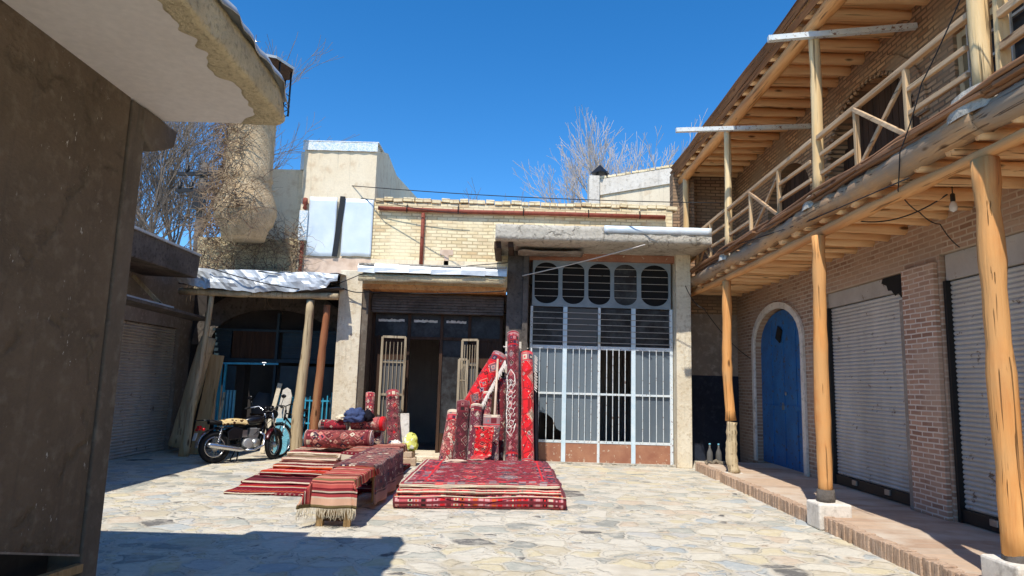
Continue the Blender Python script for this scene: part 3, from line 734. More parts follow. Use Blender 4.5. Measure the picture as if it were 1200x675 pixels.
lf = MB(); lf.box(-5.93, -5.72, 14.04, 14.07, .05, 1.75); dl = lf.build('door_leaf', M['darkteal'], Bs)
lf = MB()
for k in range(4): lf.box(-5.93+k*.07, -5.89+k*.07, 14.0, 14.04, .25, 1.25)
lf.build('corrugated_panel', M['teal'], dl)
lf = MB()
for k in range(13): lf.beam((-4.75+k*.09, 14.0, .05), (-4.75+k*.09, 14.0, 1.2+.06*math.sin(k*1.7)), .022, .022)
for z in (.12, .62, 1.08): lf.beam((-4.8, 14.0, z), (-3.58, 14.0, z), .03, .03)
lf.build('grille', M['cyan'], Bs)
lf = MB(); lf.box(-4.8, -3.58, 14.06, 14.09, .05, 1.78); lf.build('side_panel', M['darkteal'], Bs)
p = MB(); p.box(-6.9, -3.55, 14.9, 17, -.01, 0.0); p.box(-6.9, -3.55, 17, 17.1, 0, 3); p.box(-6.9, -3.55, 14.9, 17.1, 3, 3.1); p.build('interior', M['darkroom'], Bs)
tag(MB().lathe([(.0, -.05), (.035, -.03), (.045, 0), (.035, .03), (.015, .05), (.012, .09)], (-5.75, 15.7, 1.86), 12).build('light_bulb', (lambda g: (g.put(g.b.inputs['Emission Color'], (1, .96, .9, 1)), g.put(g.b.inputs['Emission Strength'], 4), g.done())[-1])(G('lit_bulb')), None, loc=(-5.75, 15.7, 1.86)), 'small lit light bulb hanging inside the dark doorway behind the motorcycle', 'light bulb')
p = MB(); p.tube([(-5.75, 15.7, 1.94), (-5.75, 15.7, 3.0)], .006, 5); tag(p.build('bulb_cord', M['cable'], None, loc=(-5.75, 15.7, 3)), 'thin cord holding the small lit bulb inside the dark blue framed doorway', 'cord')

Sh = thing('tin_roof_shelter', 'lean-to shelter with crumpled shiny tin roof edge on crooked wooden poles', 'shelter', (-4.9, 13.3, 0))
q = random.Random(9)
def tinf(u, v):
    x = -6.5 + 3.12*u
    ztop = 3.60 - .03*u + .012*math.sin(u*17); zb = 3.34 - .17*math.sin(pi*min(1, u*1.02))**.6 + .05*mnoise.noise((u*9, 3, 1)) + .03*mnoise.noise((u*30, 5, 1)) + (.08 if u > .95 else 0)
    z = ztop + (zb-ztop)*v
    return (x, 12.8 - .05*math.sin(v*2.2) + .05*mnoise.noise((x*3, z*4, 1)) + .035*mnoise.noise((x*9, z*8, 4)) + .015*mnoise.noise((x*25, z*22, 4)), z)
p = MB(); p.grid(tinf, 44, 6, smooth=False); p.build('tin_edge', M['flash'], Sh, solid=.003)
p = MB(); p.grid(lambda u, v: (-6.5+3.12*u, 12.8+1.8*v, 3.57+.15*v+.02*math.sin(u*40)), 50, 6); p.build('tin_roof', M['flash'], Sh, solid=.004)
p = MB(); p.grid(lambda u, v: (-6.5+3.1*u, 12.85+1.7*v, 3.32+.12*v-.13*math.sin(pi*u)*(1-v)), 20, 4); p.build('ceiling', M['concdark'], Sh, solid=.03)
p = MB(); p.log((-6.5, 12.95, 3.16), (-3.4, 12.95, 3.14), .07, .07, 8, 10, .04, .05, 31); p.build('eave_beam', M['postold'], Sh)
def spole(pts, rr, m, seed):
    p = MB(); n = 14; P2 = []; Rr = []
    for i in range(n+1):
        t = i/n*(len(pts)-1); k = min(int(t), len(pts)-2); f = t-k
        a = Vector(pts[k]); b = Vector(pts[k+1]); P2.append(a*(1-f)+b*f + .012*mnoise.noise_vector((t*2.3, seed, 0))); Rr.append((rr[0]*(1-i/n)+rr[1]*i/n)*(1+.10*mnoise.noise((t*4, seed, 2))))
    p.tube(P2, Rr, 10); o = p.build('crooked_pole', m, Sh); return o
spole([(-6.16, 13.05, 0), (-6.10, 13.03, .9), (-5.97, 13.0, 1.8), (-5.88, 12.98, 3.15)], (.075, .05), M['postold'], 1)
spole([(-4.02, 13.0, 0), (-4.05, 13.0, .9), (-3.97, 13.0, 2), (-3.94, 12.97, 3.06)], (.115, .075), M['postold'], 2)
spole([(-3.80, 13.2, 0), (-3.76, 13.2, .9), (-3.70, 13.15, 2), (-3.64, 13.1, 2.98)], (.09, .065), M['postred'], 3)

# ---------------- carpet shop
Cs = thing('carpet_shop', 'shop with rolled up shutter, open wooden door leaves and dark doorway behind the carpets', 'building', (-1.5, 13.8, 0))
p = MB(); p.box(-3.5, -3.03, 13.38, 13.95, 0, 3.74); p.build('column', M['cream2'], Cs, bevel=.012)
p = MB(); p.box(-3.02, -2.9, 13.42, 13.95, 0, 3.45); p.build('door_jamb', M['darkjamb'], Cs)
p = MB(); p.box(-3.02, -.12, 13.3, 13.95, 3.36, 3.46); p.build('lintel', M['ylogo'], Cs)
p = MB(); q = random.Random(6)
fx = [-3.05, -2.72, -2.05, -1.62, -1.0, -.55, -.12]
for k in range(6):
    d0 = q.uniform(-.02, .02); p.add([(fx[k]-.01, 12.97+d0, 3.64+q.uniform(-.02,.02)), (fx[k+1]+.01, 12.97+d0+q.uniform(-.02,.02), 3.64+q.uniform(-.02,.02)), (fx[k+1]+.01, 12.99+d0, 3.74), (fx[k]-.01, 12.98+d0, 3.74), (fx[k+1]+.01, 13.02+d0, 3.83), (fx[k]-.01, 13.02+d0, 3.835)], [(0,1,2,3), (3,2,4,5)])
p.build('roof_flashing', M['flashw'], Cs, solid=.004)
p = MB(); p.grid(lambda u, v: (-3.05+2.92*u, 13.02+1.0*v, 3.60+.06*mnoise.noise((u*7, v*3, 1))*(1-v)), 40, 4); p.grid(lambda u, v: (-3.05+2.92*u, 13.03, 3.48+.14*v+.03*mnoise.noise((u*9, 1, 1))*(1-v)), 40, 2); p.build('mud_eave', M['mud'], Cs, solid=.02)
p = MB(); p.box(-3.02, -.1, 13.3, 13.98, 3.46, 3.80); p.build('header_wall', M['mud'], Cs)
p = MB(); p.box(-3.05, -.13, 12.99, 14.0, 3.80, 3.83); p.build('flat_roof', M['concrete'], Cs)
p = MB(); 
for k in range(7): p.box(-2.88, -.16, 13.62+.05*abs(k-3)*.3, 13.8, 2.93+k*.055, 2.93+k*.055+.045)
p.build('shutter_roll', M['concdark'], Cs)
sf = MB()
for x in (-2.86, -2.12, -1.44, -.86, -.2): sf.box(x-.03, x+.03, 13.86, 13.93, 0 if x < -2.8 or x > -.3 or abs(x+2.12) < .1 or abs(x+1.44) < .1 else 2.42, 2.93)
sf.box(-2.89, -.17, 13.87, 13.92, 2.40, 2.46); sf.build('shop_front_frame', M['darkdoor'], Cs)
for k, (x0, x1) in enumerate(((-2.83, -2.15), (-2.09, -1.47), (-1.41, -.89), (-.83, -.23))):
    p = MB(); p.box(x0, x1, 13.895, 13.905, 2.46, 2.93); p.build('transom_pane', M['glass'], Cs)
    if k < 3:
        pp = MB(); L = (x1-x0); pp.grid(lambda u, v: (x0+.06+L*.8*u, 13.885, 2.76+.05*v*(1+.6*mnoise.noise((u*9+k, v, 3)))+.02*mnoise.noise((u*6, k, 1))), 16, 1); pp.build('torn_paper', M['white'], Cs)
p = MB(); p.box(-1.41, -.89, 13.9, 13.91, .5, 2.40); p.build('side_pane', M['glass'], Cs)
p = MB(); p.box(-2.83, -2.15, 13.9, 13.93, 0, 2.40); p.box(-.83, -.2, 13.9, 13.93, 0, 2.4); p.box(-1.41, -.89, 13.89, 13.92, 0, .5); p.build('lower_panels', M['darkdoor'], Cs)
def leaf(x0, x1, y0, y1, z0, z1, open_mid=False):
    p = MB(); a0 = Vector((x0, y0, 0)); a1 = Vector((x1, y1, 0)); zz = Vector((0,0,1))
    def pt(t, z): return a0*(1-t)+a1*t + zz*z
    for t in (0, 1): p.beam(pt(t, z0), pt(t, z1), .045, .045)
    for z in (z0, (z0+z1)/2, z1): p.beam(pt(0, z), pt(1, z), .04, .045)
    o = p.build('door_leaf', M['leafwood'], Cs)
    p = MB()
    for k in range(1, 6): p.beam(pt(k/6, z0), pt(k/6, z1-.1), .012, .012)
    p.beam(pt(0, z0+(z1-z0)*.78), pt(1, z0+(z1-z0)*.78), .02, .02)
    p.build('door_grille', M['leafwood'], o)
    p = MB(); d = (a1-a0).normalized(); nrm = Vector((-d.y, d.x, 0))*.03
    p.add([pt(.05, z0)+nrm, pt(.95, z0)+nrm, pt(.95, z0+(z1-z0)*.8)+nrm, pt(.05, z0+(z1-z0)*.8)+nrm], [(0,1,2,3)]); p.build('leaf_pane', M['frost'], o)
leaf(-2.60, -2.14, 13.56, 13.62, .1, 2.42); leaf(-.98, -.66, 13.62, 13.5, .1, 2.40); leaf(-1.02, -.86, 13.45, 13.5, .1, 2.0)
p = MB(); p.box(-3.0, -.1, 14.35, 17.2, -.01, .01); p.box(-3.0, -.1, 17.2, 17.3, 0, 3.4); p.box(-3.05, -3.0, 13.95, 17.3, 0, 3.4); p.box(-.1, -.05, 13.95, 17.3, 0, 3.4); p.box(-3.0, -.1, 13.95, 17.3, 3.35, 3.4); p.build('interior', M['shopint'], Cs)
p = MB(); p.box(-2.9, -.15, 13.2, 14.35, 0, .11); p.build('doorstep', M['cream2'], Cs, bevel=.02)

# ---------------- gate building
Gs = thing('gated_shop', 'shop with tall white barred iron front of five oval openings under a concrete slab', 'building', (1.8, 13.6, 0))
p = MB(); p.box(-.1, .34, 13.38, 13.9, 2.38, 4.26); p.build('upper_column', M['concdark'], Gs, bevel=.012)
p = MB(); p.box(-.1, .34, 13.37, 13.9, 0, 2.38); p.build('lower_column', M['white'], Gs, bevel=.012)
p = MB(); p.box(.22, .33, 13.30, 13.37, .1, 4.2); p.build('column_pilaster', M['concdark'], Gs, bevel=.01)
p = MB(); p.box(3.33, 3.63, 13.36, 14.8, 0, 4.26); p.build('pillar', M['cream2'], Gs, bevel=.015)
def slabf(u, v):
    x = -.34 + 4.1*u; path = [(14.0, 4.24), (12.42, 4.24), (12.36, 4.27), (12.36, 4.52), (12.42, 4.56), (14.0, 4.6)]
    t = v*(len(path)-1); i = min(int(t), len(path)-2); f = t-i; yy = path[i][0]*(1-f)+path[i+1][0]*f; zz = path[i][1]*(1-f)+path[i+1][1]*f
    return (x, yy + .012*mnoise.noise((x*6, zz*12, 2)), zz + .012*mnoise.noise((x*5, yy*4, 7)))
p = MB(); p.grid(slabf, 60, 20); n0 = len(p.v)
p.prism([(12.36, 4.26), (12.36, 4.53), (12.45, 4.56), (14, 4.6), (14, 4.24)], 'x', -.345, -.335); p.prism([(12.36, 4.26), (12.36, 4.53), (12.45, 4.56), (14, 4.6), (14, 4.24)], 'x', 3.755, 3.765)
p.build('canopy_slab', M['concrete'], Gs)
p = MB(); p.grid(lambda u, v: (1.72+2.04*u, 12.345-.006*math.sin(u*40), 4.43+.14*v), 30, 2); p.build('metal_flashing', M['tin'], Gs, solid=.004)
p = MB(); p.beam((-.3, 12.5, 4.17), (-.3, 13.9, 4.17), .13, .13); p.build('canopy_beam', M['darkdoor'], Gs); p = MB(); p.beam((-.05, 12.5, 4.18), (-.02, 13.6, 4.18), .1, .1); p.build('canopy_beam', M['darkdoor'], Gs)
p = MB(); p.grid(lambda u, v: (.1+1.3*u, 12.9+.5*v, 4.16+.05*mnoise.noise((u*4, v*4, 3))), 12, 4); p.build('peeling_ceiling', M['greyplaster'], Gs, solid=.02)
p = MB(); p.box(.34, 3.33, 13.5, 13.9, 4.1, 4.24); p.build('lintel', M['tan'], Gs)
YG = 13.62
gf = MB()
for x, w in ((.42, .05), (1.11, .085), (1.81, .05), (2.51, .085), (3.28, .06)): gf.beam((x, YG, 0), (x, YG, 3.14), w, .05, (0,1,0)) if w < .07 else None
gate = gf.build('gate', M['whitepaint'], Gs)
for x in (1.11, 2.51):
    gf = MB(); gf.beam((x, YG, 0), (x, YG, 3.14), .085, .05, (0,1,0)); gf.build('gate_stile', M['bluewhite'], gate)
gf = MB()
for z, h in ((.43, .05), (1.38, .04), (2.31, .07)):
    for x0, x1 in ((.45, 1.065), (1.155, 1.782), (1.84, 2.465), (2.555, 3.25)): gf.box(x0, x1, YG-.02, YG+.02, z-h/2, z+h/2)
gf.build('gate_rails', M['whitepaint'], gate)
gb = MB()
for x0, x1, n in ((.45, 1.065, 3), (1.155, 1.782, 4), (1.84, 2.465, 4), (2.555, 3.25, 4)):
    for k in range(1, n+1): x = x0+(x1-x0)*k/(n+1); gb.beam((x, YG-.03, .44), (x, YG-.03, 2.3), .013, .013, (0,1,0))
gb.build('gate_bars', M['whitepaint'], gate)
gb = MB()
for k in range(6):
    z = 2.42+k*.12; gb.beam((.42, YG-.045, z), (3.28, YG-.045, z-.01), .011, .011)
gb.build('transom_bars', M['shutplate'], gate)
for x0, x1, m in ((.45, 1.065, 'dark'), (1.155, 1.782, 'frost'), (1.84, 2.465, 'glass'), (2.555, 3.25, 'glass')):
    p = MB(); p.box(x0, x1, YG+.03, YG+.035, 2.36, 3.12); p.build('transom_pane', M['frost' if m == 'frost' else 'glass'], gate)
# frosted panes; the first has a broken lower corner, the third bay stands open
p = MB(); p.add([(.45, YG+.03, .46), (.45, YG+.03, .98), (.62, YG+.03, 1.0), (.78, YG+.03, .96), (.88, YG+.03, .88), (.97, YG+.03, .68), (1.065, YG+.03, .62), (1.065, YG+.03, 2.27), (.45, YG+.03, 2.27)], [(1,2,3,4,5,6,7,8)]); pn = p.build('gate_pane', M['gatepane'], gate, solid=.004); 
for x0, x1 in ((1.155, 1.782), (2.555, 3.25)):
    p = MB(); p.box(x0, x1, YG+.03, YG+.035, .46, 2.27); p.build('gate_pane', M['gatepane'], gate)
for x0, x1 in ((.44, 1.07), (1.15, 1.785), (1.835, 2.47), (2.55, 3.25)):
    p = MB(); p.box(x0, x1, YG-.012, YG+.012, .03, .40); p.build('kick_panel', M['tan'], gate)
# sheet with five oval openings
xs = [.42, 1.0, 1.535, 2.07, 2.62, 3.28]
for i in range(5):
    x0, x1 = xs[i], xs[i+1]; cx = (x0+x1)/2; hw = (x1-x0)/2*.86; z0, z1 = 3.14, 4.1; a = 3.2+hw*.8; b = 4.06-hw*.8
    inn = []; out = []; n = 32
    for k in range(n):
        t = 2*pi*k/n; cx_ = math.cos(t); sn = math.sin(t)
        inn.append((cx+hw*cx_, (b if sn > 0 else a)+hw*.8*sn))
        mx = max(abs(cx_), abs(sn)); ox = cx+(x1-x0)/2*cx_/mx; oz = (z0+z1)/2+(z1-z0)/2*sn/mx; out.append((ox, oz))
    p = MB(); p.ring(out, inn, 'y', YG-.01, YG+.01); p.build('oval_panel', M['gatesheet'], gate)
    p = MB(); p.box(x0+.01, x1-.01, YG+.04, YG+.045, 3.15, 4.1); p.build('oval_pane', M['glass' if i == 3 else 'dark'], gate)
gb = MB()
for k in range(5): gb.beam((.42, YG+.02, 3.36+k*.15), (3.28, YG+.02, 3.36+k*.15), .009, .009)
gb.build('oval_bars', M['shutplate'], gate)
p = MB(); p.obox((1.8, YG-.06, 2.5), (.05, .04, .16)); p.build('padlock', M['steel'], gate)
p = MB(); p.box(.34, 3.33, 13.9, 17.2, -.01, .01); p.box(.34, 3.33, 17.2, 17.3, 0, 4.1); p.box(.3, .34, 13.9, 17.3, 0, 4.1); p.box(3.33, 3.37, 14.8, 17.3, 0, 4.1); p.box(.34, 3.33, 13.9, 17.3, 4.1, 4.15); p.build('interior', M['shopint'], Gs)
p = MB(); p.box(.34, 3.33, 13.5, 13.9, 0, .035); p.build('threshold', M['concrete'], Gs)

# ---------------- brick upper block above the shops
Ub = thing('yellow_brick_block', 'yellow brick upper wall with rusty red pipes above the shop roofs', 'building', (0, 14, 3.8))
p = MB(); p.box(-3.03, .3, 14.0, 14.34, 3.84, 5.36); p.box(.3, 3.42, 14.001, 14.34, 4.6, 5.36); p.build('wall', M['ybrick'], Ub)
p = MB(); q = random.Random(4)
x = -3.0
while x < 3.4:
    wd = q.uniform(.16, .26); p.obox((x+wd/2, 14.1, 5.40+q.uniform(-.01,.03)), (wd-.012, .26, .085), (q.uniform(-.04,.04), q.uniform(-.05,.05), q.uniform(-.06,.06))); x += wd
p.build('coping_bricks', M['ybrick'], Ub, bevel=.008)
p = MB(); p.box(-2.98, 3.3, 14.34, 15.5, 5.2, 5.3); p.build('roof', M['mudgrey'], Ub)
p = MB(); p.tube([(-2.92, 13.93, 5.20), (-1, 13.93, 5.17), (1, 13.93, 5.18), (3.25, 13.93, 5.17)], .045, 10); hp = p.build('rusty_pipe', M['rustpipe'], Ub)
for x in (-2.3, -1.2, .2, 1.6, 2.7):
    p = MB(); p.tube([(x, 13.99, 5.3), (x, 13.9, 5.27), (x, 13.87, 5.18), (x, 13.92, 5.12)], .012, 5); p.build('pipe_bracket', M['black'], hp)
p = MB(); p.tube([(-1.95, 13.94, 3.86), (-1.95, 13.94, 5.12)], .04, 10); p.build('rusty_pipe', M['rustpipe'], Ub)
p = MB(); p.box(-1.56, -1.28, 13.985, 14.0, 4.22, 4.34); p.box(-1.47, -1.37, 13.985, 14.0, 3.9, 4.22); p.build('pink_render_patch', M['stain'], Ub)
p = MB(); p.box(-3.03, .3, 13.985, 14.0, 3.84, 4.1); p.build('render_band', M['cream'], Ub)

# ---------------- cream building with tin sheets
Cb = thing('cream_building', 'tall cream rendered building with blue painted tin sheets and pale metal roof edge', 'building', (-3.8, 14.1, 3.6))
p = MB(); p.box(-4.62, -3.035, 14.03, 14.5, 3.5, 6.62); p.build('wall', M['cream'], Cb)
p = MB(); p.box(-5.9, -4.62, 14.3, 14.6, 3.5, 6.12); p.build('lower_wall', M['cream'], Cb)
p = MB(); p.prism([(14.5, 3.8), (14.5, 6.66), (15.24, 6.88), (16.5, 6.74), (20.4, 7.22), (20.4, 3.8)], 'x', -3.25, -3.035); p.build('side_wall', M['cream'], Cb)
p = MB(); p.grid(lambda u, v: (-4.65+1.63*u, 13.99+.008*math.sin(u*37), 6.48+.19*v), 24, 2, smooth=False); p.box(-4.66, -3.0, 13.99, 14.6, 6.68, 6.70); p.build('roof_flashing', M['bluetin'], Cb, solid=.004)
p = MB(); p.box(-4.75, -4.6, 14.2, 14.6, 6.1, 6.5); p.build('flashing_end', M['tin'], Cb)
for x0, x1, z0, z1 in ((-4.42, -3.82, 4.12, 5.42), (-3.68, -3.03, 4.14, 5.40)):
    p = MB(); p.grid(lambda u, v: (x0+(x1-x0)*u, 13.97+.012*mnoise.noise((u*3+x0, v*3, 0)), z0+(z1-z0)*v+.02*mnoise.noise((u*4, x0, 1))*(1 if v < .5 else 0)), 14, 14); p.build('tin_sheet', M['tin'], Cb, solid=.004)
p = MB(); p.beam((-3.80, 13.95, 4.12), (-3.70, 13.95, 5.44), .11, .02, (0,1,0)); p.build('tar_strip', M['black'], Cb)
p = MB(); p.box(-4.60, -4.42, 13.92, 14.0, 4.45, 5.1); p.build('blue_tin_strip', M['bluetin'], Cb)
p = MB(); p.tube([(-4.52, 13.95, 3.5), (-4.5, 13.95, 4.42)], .04, 8); p.build('downpipe', M['rustpipe'], Cb)
p = MB(); p.lathe([(.02, 0), (.05, .03), (.03, .1), (.06, .14), (.05, .25), (.0, .27)], (-4.5, 13.94, 5.12), 10); p.build('insulator', M['rustpipe'], Cb)
p = MB(); p.box(-4.45, -3.035, 14.0, 14.03, 3.5, 4.1); p.build('stained_band', M['stain'], Cb)

# ---------------- minaret-like turret and mud wall, creeper
T = thing('brick_turret', 'round mud plastered turret with a bulging waist and small metal canopy on top', 'tower', (-5.5, 13.3, 4.4))
p = MB(); p.lathe([(.42, 4.3), (.46, 4.5), (.55, 4.62), (.61, 4.85), (.60, 5.0), (.53, 5.2), (.46, 5.38), (.46, 5.5), (.49, 5.56), (.46, 5.64), (.46, 6.4), (.46, 6.85), (.56, 6.92), (.62, 6.96), (.62, 7.02), (.3, 7.04)], (-5.5, 13.3, 0), 28); p.build('shaft', M['turret'], T)
p = MB(); p.lathe([(.66, 7.98), (.68, 8.01), (.05, 8.32)], (-5.42, 13.3, 0), 8, smooth=False); p.build('canopy', M['darkdoor'], T)
p = MB(); p.lathe([(.68, 7.99), (.69, 8.04), (.62, 8.07)], (-5.42, 13.3, 0), 8, smooth=False); p.build('canopy_rim', M['flash'], T)
for k in range(8):
    t = 2*pi*k/8+.2; x, y = -5.42+.60*math.cos(t), 13.3+.60*math.sin(t); p = MB(); p.tube([(x, y, 7.0), (x, y, 8.02)], .02, 6); p.build('canopy_post', M['black'], T)
p = MB()
for z in (7.12, 7.25, 7.4): p.tube([(-5.42+.61*math.cos(2*pi*k/20), 13.3+.61*math.sin(2*pi*k/20), z) for k in range(21)], .012, 4, caps=False)
p.build('gallery_railing', M['black'], T)
p = MB(); p.tube([(-5.6, 13.3, 8.2), (-5.6, 13.3, 8.75)], .012, 4); p.tube([(-5.7, 13.3, 8.6), (-5.5, 13.3, 8.6)], .01, 4); p.build('aerial', M['chrome'], T)
mw = MB(); mw.grid(lambda u, v: (-6.75+2.12*u, 14.0+.04*mnoise.noise((u*6, v*5, 0)), 3.3+1.18*v+.04*mnoise.noise((u*7, 1, 2))*v), 24, 12); mw.box(-6.75, -4.64, 14.05, 14.5, 3.3, 4.44)
tag(mw.build('mud_wall', M['mud'], None, loc=(-5.7, 14.0, 3.3)), 'rough mud wall covered in dry creeper below the round turret', 'wall')
vq = random.Random(12)
vn = MB(); vd_ = MB()
def stemline(mb, p0, dirn, L, r, q, wig=.5, n=7):
    p = Vector(p0); d = Vector(dirn).normalized(); pts = [p.copy()]
    for i in range(n):
        d = (d + Vector((q.uniform(-wig,wig), q.uniform(-wig,wig)*.3, q.uniform(-wig,wig)))).normalized(); p = p + d*L/n; pts.append(p.copy())
    mb.tube(pts, [r*(1-.7*i/n) for i in range(n+1)], 3, caps=False, smooth=False)
for i in range(1500):
    a = vq.random()
    if a < .5:
        x = vq.uniform(-6.75, -4.5); z = vq.uniform(3.45, 4.75); y = 13.93-vq.random()*.16
    elif a < .72:
        t = vq.uniform(pi*.85, pi*1.75); z = vq.uniform(4.4, 5.5); rr = .60+vq.random()*.16; x = -5.5+rr*math.cos(t); y = 13.3+rr*math.sin(t)
    else:
        t = vq.uniform(pi*.85, pi*1.55); z = vq.uniform(5.3, 7.0); rr = .48+vq.random()*.1; x = -5.5+rr*math.cos(t); y = 13.3+rr*math.sin(t)
    stemline(vn if vq.random() < .6 else vd_, (x, y, z), (vq.uniform(-1,1), vq.uniform(-.25,.1), vq.uniform(-1,.8)), vq.uniform(.25, .7), vq.uniform(.004, .009), vq)
Vt = thing('dry_creeper', 'leafless dry creeper tangled over the mud wall and round turret', 'climbing plant', (-5.6, 13.9, 3.5))
vn.build('pale_stems', M['vine'], Vt); vd_.build('dark_stems', M['vinedark'], Vt)

# ---------------- small building behind on the right
Rb = thing('rooftop_building', 'low rooftop building with a white sloping parapet beyond the yellow brick wall', 'building', (3.2, 17, 5.5))
p = MB(); p.box(1.95, 2.22, 16.9, 17.3, 5.0, 7.02); p.build('corner_pier', M['white'], Rb)
p = MB(); p.add([(2.22, 17.0, 6.52), (5.6, 15.9, 6.9), (5.6, 15.9, 7.3), (2.22, 17.0, 6.95), (2.22, 17.4, 6.52), (5.6, 16.3, 6.9), (5.6, 16.3, 7.3), (2.22, 17.4, 6.95)], [(0,1,2,3),(7,6,5,4),(3,2,6,7),(0,4,5,1),(1,5,6,2),(4,0,3,7)]); p.build('parapet', M['white'], Rb)
p = MB(); q = random.Random(2)
for k in range(28): t = k/28; p.obox((2.3+3.3*t, 17.15-1.1*t, 6.99+.35*t), (.11, .34, .06), (0, q.uniform(-.1,.1), -.3+q.uniform(-.1,.1)))
p.build('parapet_bricks', M['ybrick'], Rb)
p = MB(); p.add([(2.22, 17.05, 5.0), (5.6, 15.95, 5.0), (5.6, 15.95, 6.9), (2.22, 17.05, 6.52), (2.22, 17.6, 5.0), (5.6, 16.5, 5.0), (5.6, 16.5, 6.9), (2.22, 17.6, 6.52)], [(0,1,2,3),(7,6,5,4),(0,4,5,1),(1,5,6,2),(4,0,3,7)]); p.build('wall', M['cream'], Rb)
cp = thing('chimney_cowl', 'small black peaked chimney cowl on the white pier of the rooftop building', 'chimney', (2.25, 16.95, 7.02))
p = MB(); p.lathe([(.25, .10), (.24, .12), (.02, .33)], (2.25, 17.05, 7.02), 4, smooth=False); p.build('cap', M['black'], cp)
p = MB()
for dx, dy in ((-.12,-.12),(.12,-.12),(.12,.12),(-.12,.12)): p.tube([(2.3+dx, 17.05+dy, 7.02), (2.3+dx, 17.05+dy, 7.16)], .02, 4)
p.build('flue', M['black'], cp)

# ---------------- bare trees
def bare_tree(name, label, base, H, n0, seed, mat, tw, spread=.55, depth=5, r0=.16, lean=0, box=None, tmin=.3, fan=None):
    q = random.Random(seed); base = Vector(base); tr = MB(); cr = MB()
    def grow(p, d, L, r, k):
        n = 4; pts = [p.copy()]; rr = [r]
        for i in range(n):
            d = (d + Vector((q.uniform(-1,1), q.uniform(-1,1), q.uniform(-.5,.9)))*.13).normalized(); p = p + d*L/n; pts.append(p.copy()); rr.append(max(tw, r*(1-.38*(i+1)/n)))
        (tr if k <= 1 else cr).tube(pts, rr, 6 if k <= 1 else (4 if k == 2 else 3), caps=False)
        if k >= depth: return
        m = n0[min(k, len(n0)-1)]
        for j in range(m):
            t = q.uniform(tmin, 1) if j else 1; x = t*n; i = min(int(x), n-1); pp = pts[i].lerp(pts[i+1], x-i)
            a = q.uniform(0, 2*pi); s = spread*(q.uniform(.6, 1.3) if j else .35)
            u = d.orthogonal().normalized(); w_ = d.cross(u); nd = (d*math.cos(s) + (u*math.cos(a)+w_*math.sin(a))*math.sin(s) + Vector((0,0,.12))).normalized()
            grow(pp, nd, L*q.uniform(.52, .78), max(tw, rr[i]*.62), k+1)
    if fan:
        top = base+Vector((0, 0, H*.34)); tr.tube([base, base.lerp(top, .5)+Vector((.1, 0, 0)), top], [r0*1.25, r0*1.1, r0], 8)
        for a in fan: grow(top, Vector((math.sin(a), q.uniform(-.3,.3), math.cos(a))).normalized(), H*.36, r0*.6, 1)
    else: grow(base, Vector((lean, 0, 1)).normalized(), H*.42, r0, 0)
    t = thing(name, label, 'tree', base); tr.build('trunk', M[mat], t); cr.build('crown', M[mat], t); return t
bare_tree('bare_tree', 'tall leafless pale barked tree with spreading limbs behind the white parapet', (4.05, 25, 4.6), 6.4, (3, 4, 4, 3, 3), 5, 'palebark', .0075, .5, 5, .13, fan=(-.62, -.30, .0, .16, .60))
bare_tree('bare_tree', 'finely twigged leafless tree lower left of the tall pale tree above the brick wall', (2.75, 26, 5.4), 4.6, (4, 4, 4, 3), 9, 'palebark', .006, .55, 5, .09, fan=(-.7, -.3, .1, .45))
bare_tree('bare_tree', 'low distant leafless treetop just above the middle of the brick wall', (-.9, 30, 5.0), 4.6, (4, 4, 4, 3), 15, 'twig', .007, .6, 4, .08, fan=(-.6, -.2, .3, .7))
bare_tree('bare_tree', 'dense twiggy leafless tree filling the gap between near building and turret', (-9.7, 19.5, 0), 10.2, (5, 6, 6, 5, 4), 21, 'twig', .006, .55, 5, .10, fan=(-.5, -.32, -.18, -.06))
bare_tree('bare_tree', 'leafless tree with tangled twigs beside the shuttered building roof', (-10.4, 18.5, 0), 8.6, (5, 6, 6, 5, 4), 33, 'twig', .006, .66, 5, .09, fan=(-.35, -.1, .12, .3))
# ---------------- utility pole and cables
Up = thing('utility_pole', 'dark utility pole with crossarms and insulators among the twiggy trees', 'utility pole', (-8.2, 17, 0))
p = MB(); p.tube([(-8.22, 17, 0), (-8.2, 17, 7.1)], [.12, .10], 8); p.build('pole', M['concdark'], Up)
for z in (6.3, 6.75):
    p = MB(); p.beam((-8.85, 16.9, z), (-7.55, 16.9, z+.03), .09, .09); p.build('crossarm', M['black'], Up)
for x, z in ((-8.75, 6.35), (-8.45, 6.35), (-7.9, 6.35), (-7.62, 6.35), (-8.6, 6.8), (-7.75, 6.8)):
    p = MB(); p.lathe([(.02, -.02), (.05, .0), (.06, .08), (.04, .1), (.055, .16), (.0, .2)], (x, 16.88, z), 8); p.build('insulator', M['black'], Up)
p = MB(); p.obox((-8.2, 16.85, 6.0), (.26, .2, .4)); p.build('junction_box', M['black'], Up)
def cable(pts, r, label, m='cable', sag=0):
    P2 = []
    for i in range(len(pts)-1):
        a = Vector(pts[i]); b = Vector(pts[i+1])
        for k in range(12 if sag else 6):
            t = k/(12 if sag else 6); v = a.lerp(b, t); v.z -= sag*4*t*(1-t); P2.append(v)
    P2.append(Vector(pts[-1])); o = MB().tube(P2, r, 5).build('cable', M[m], None, loc=pts[0])
    tag(o, label, 'cable', 'overhead cables strung across the courtyard')
cable([(-7.75, 16.9, 6.95), (-2.9, 13.6, 5.55), (3.75, 11.6, 4.86)], .009, 'thin black cable running from the utility pole past the brick wall to the balcony', sag=.06)
cable([(-8.6, 16.9, 6.9), (-2.9, 13.8, 5.33), (-1.0, 13.8, 5.1)], .008, 'thin dark cable sagging across the cream wall to the rusty pipe', sag=.05)
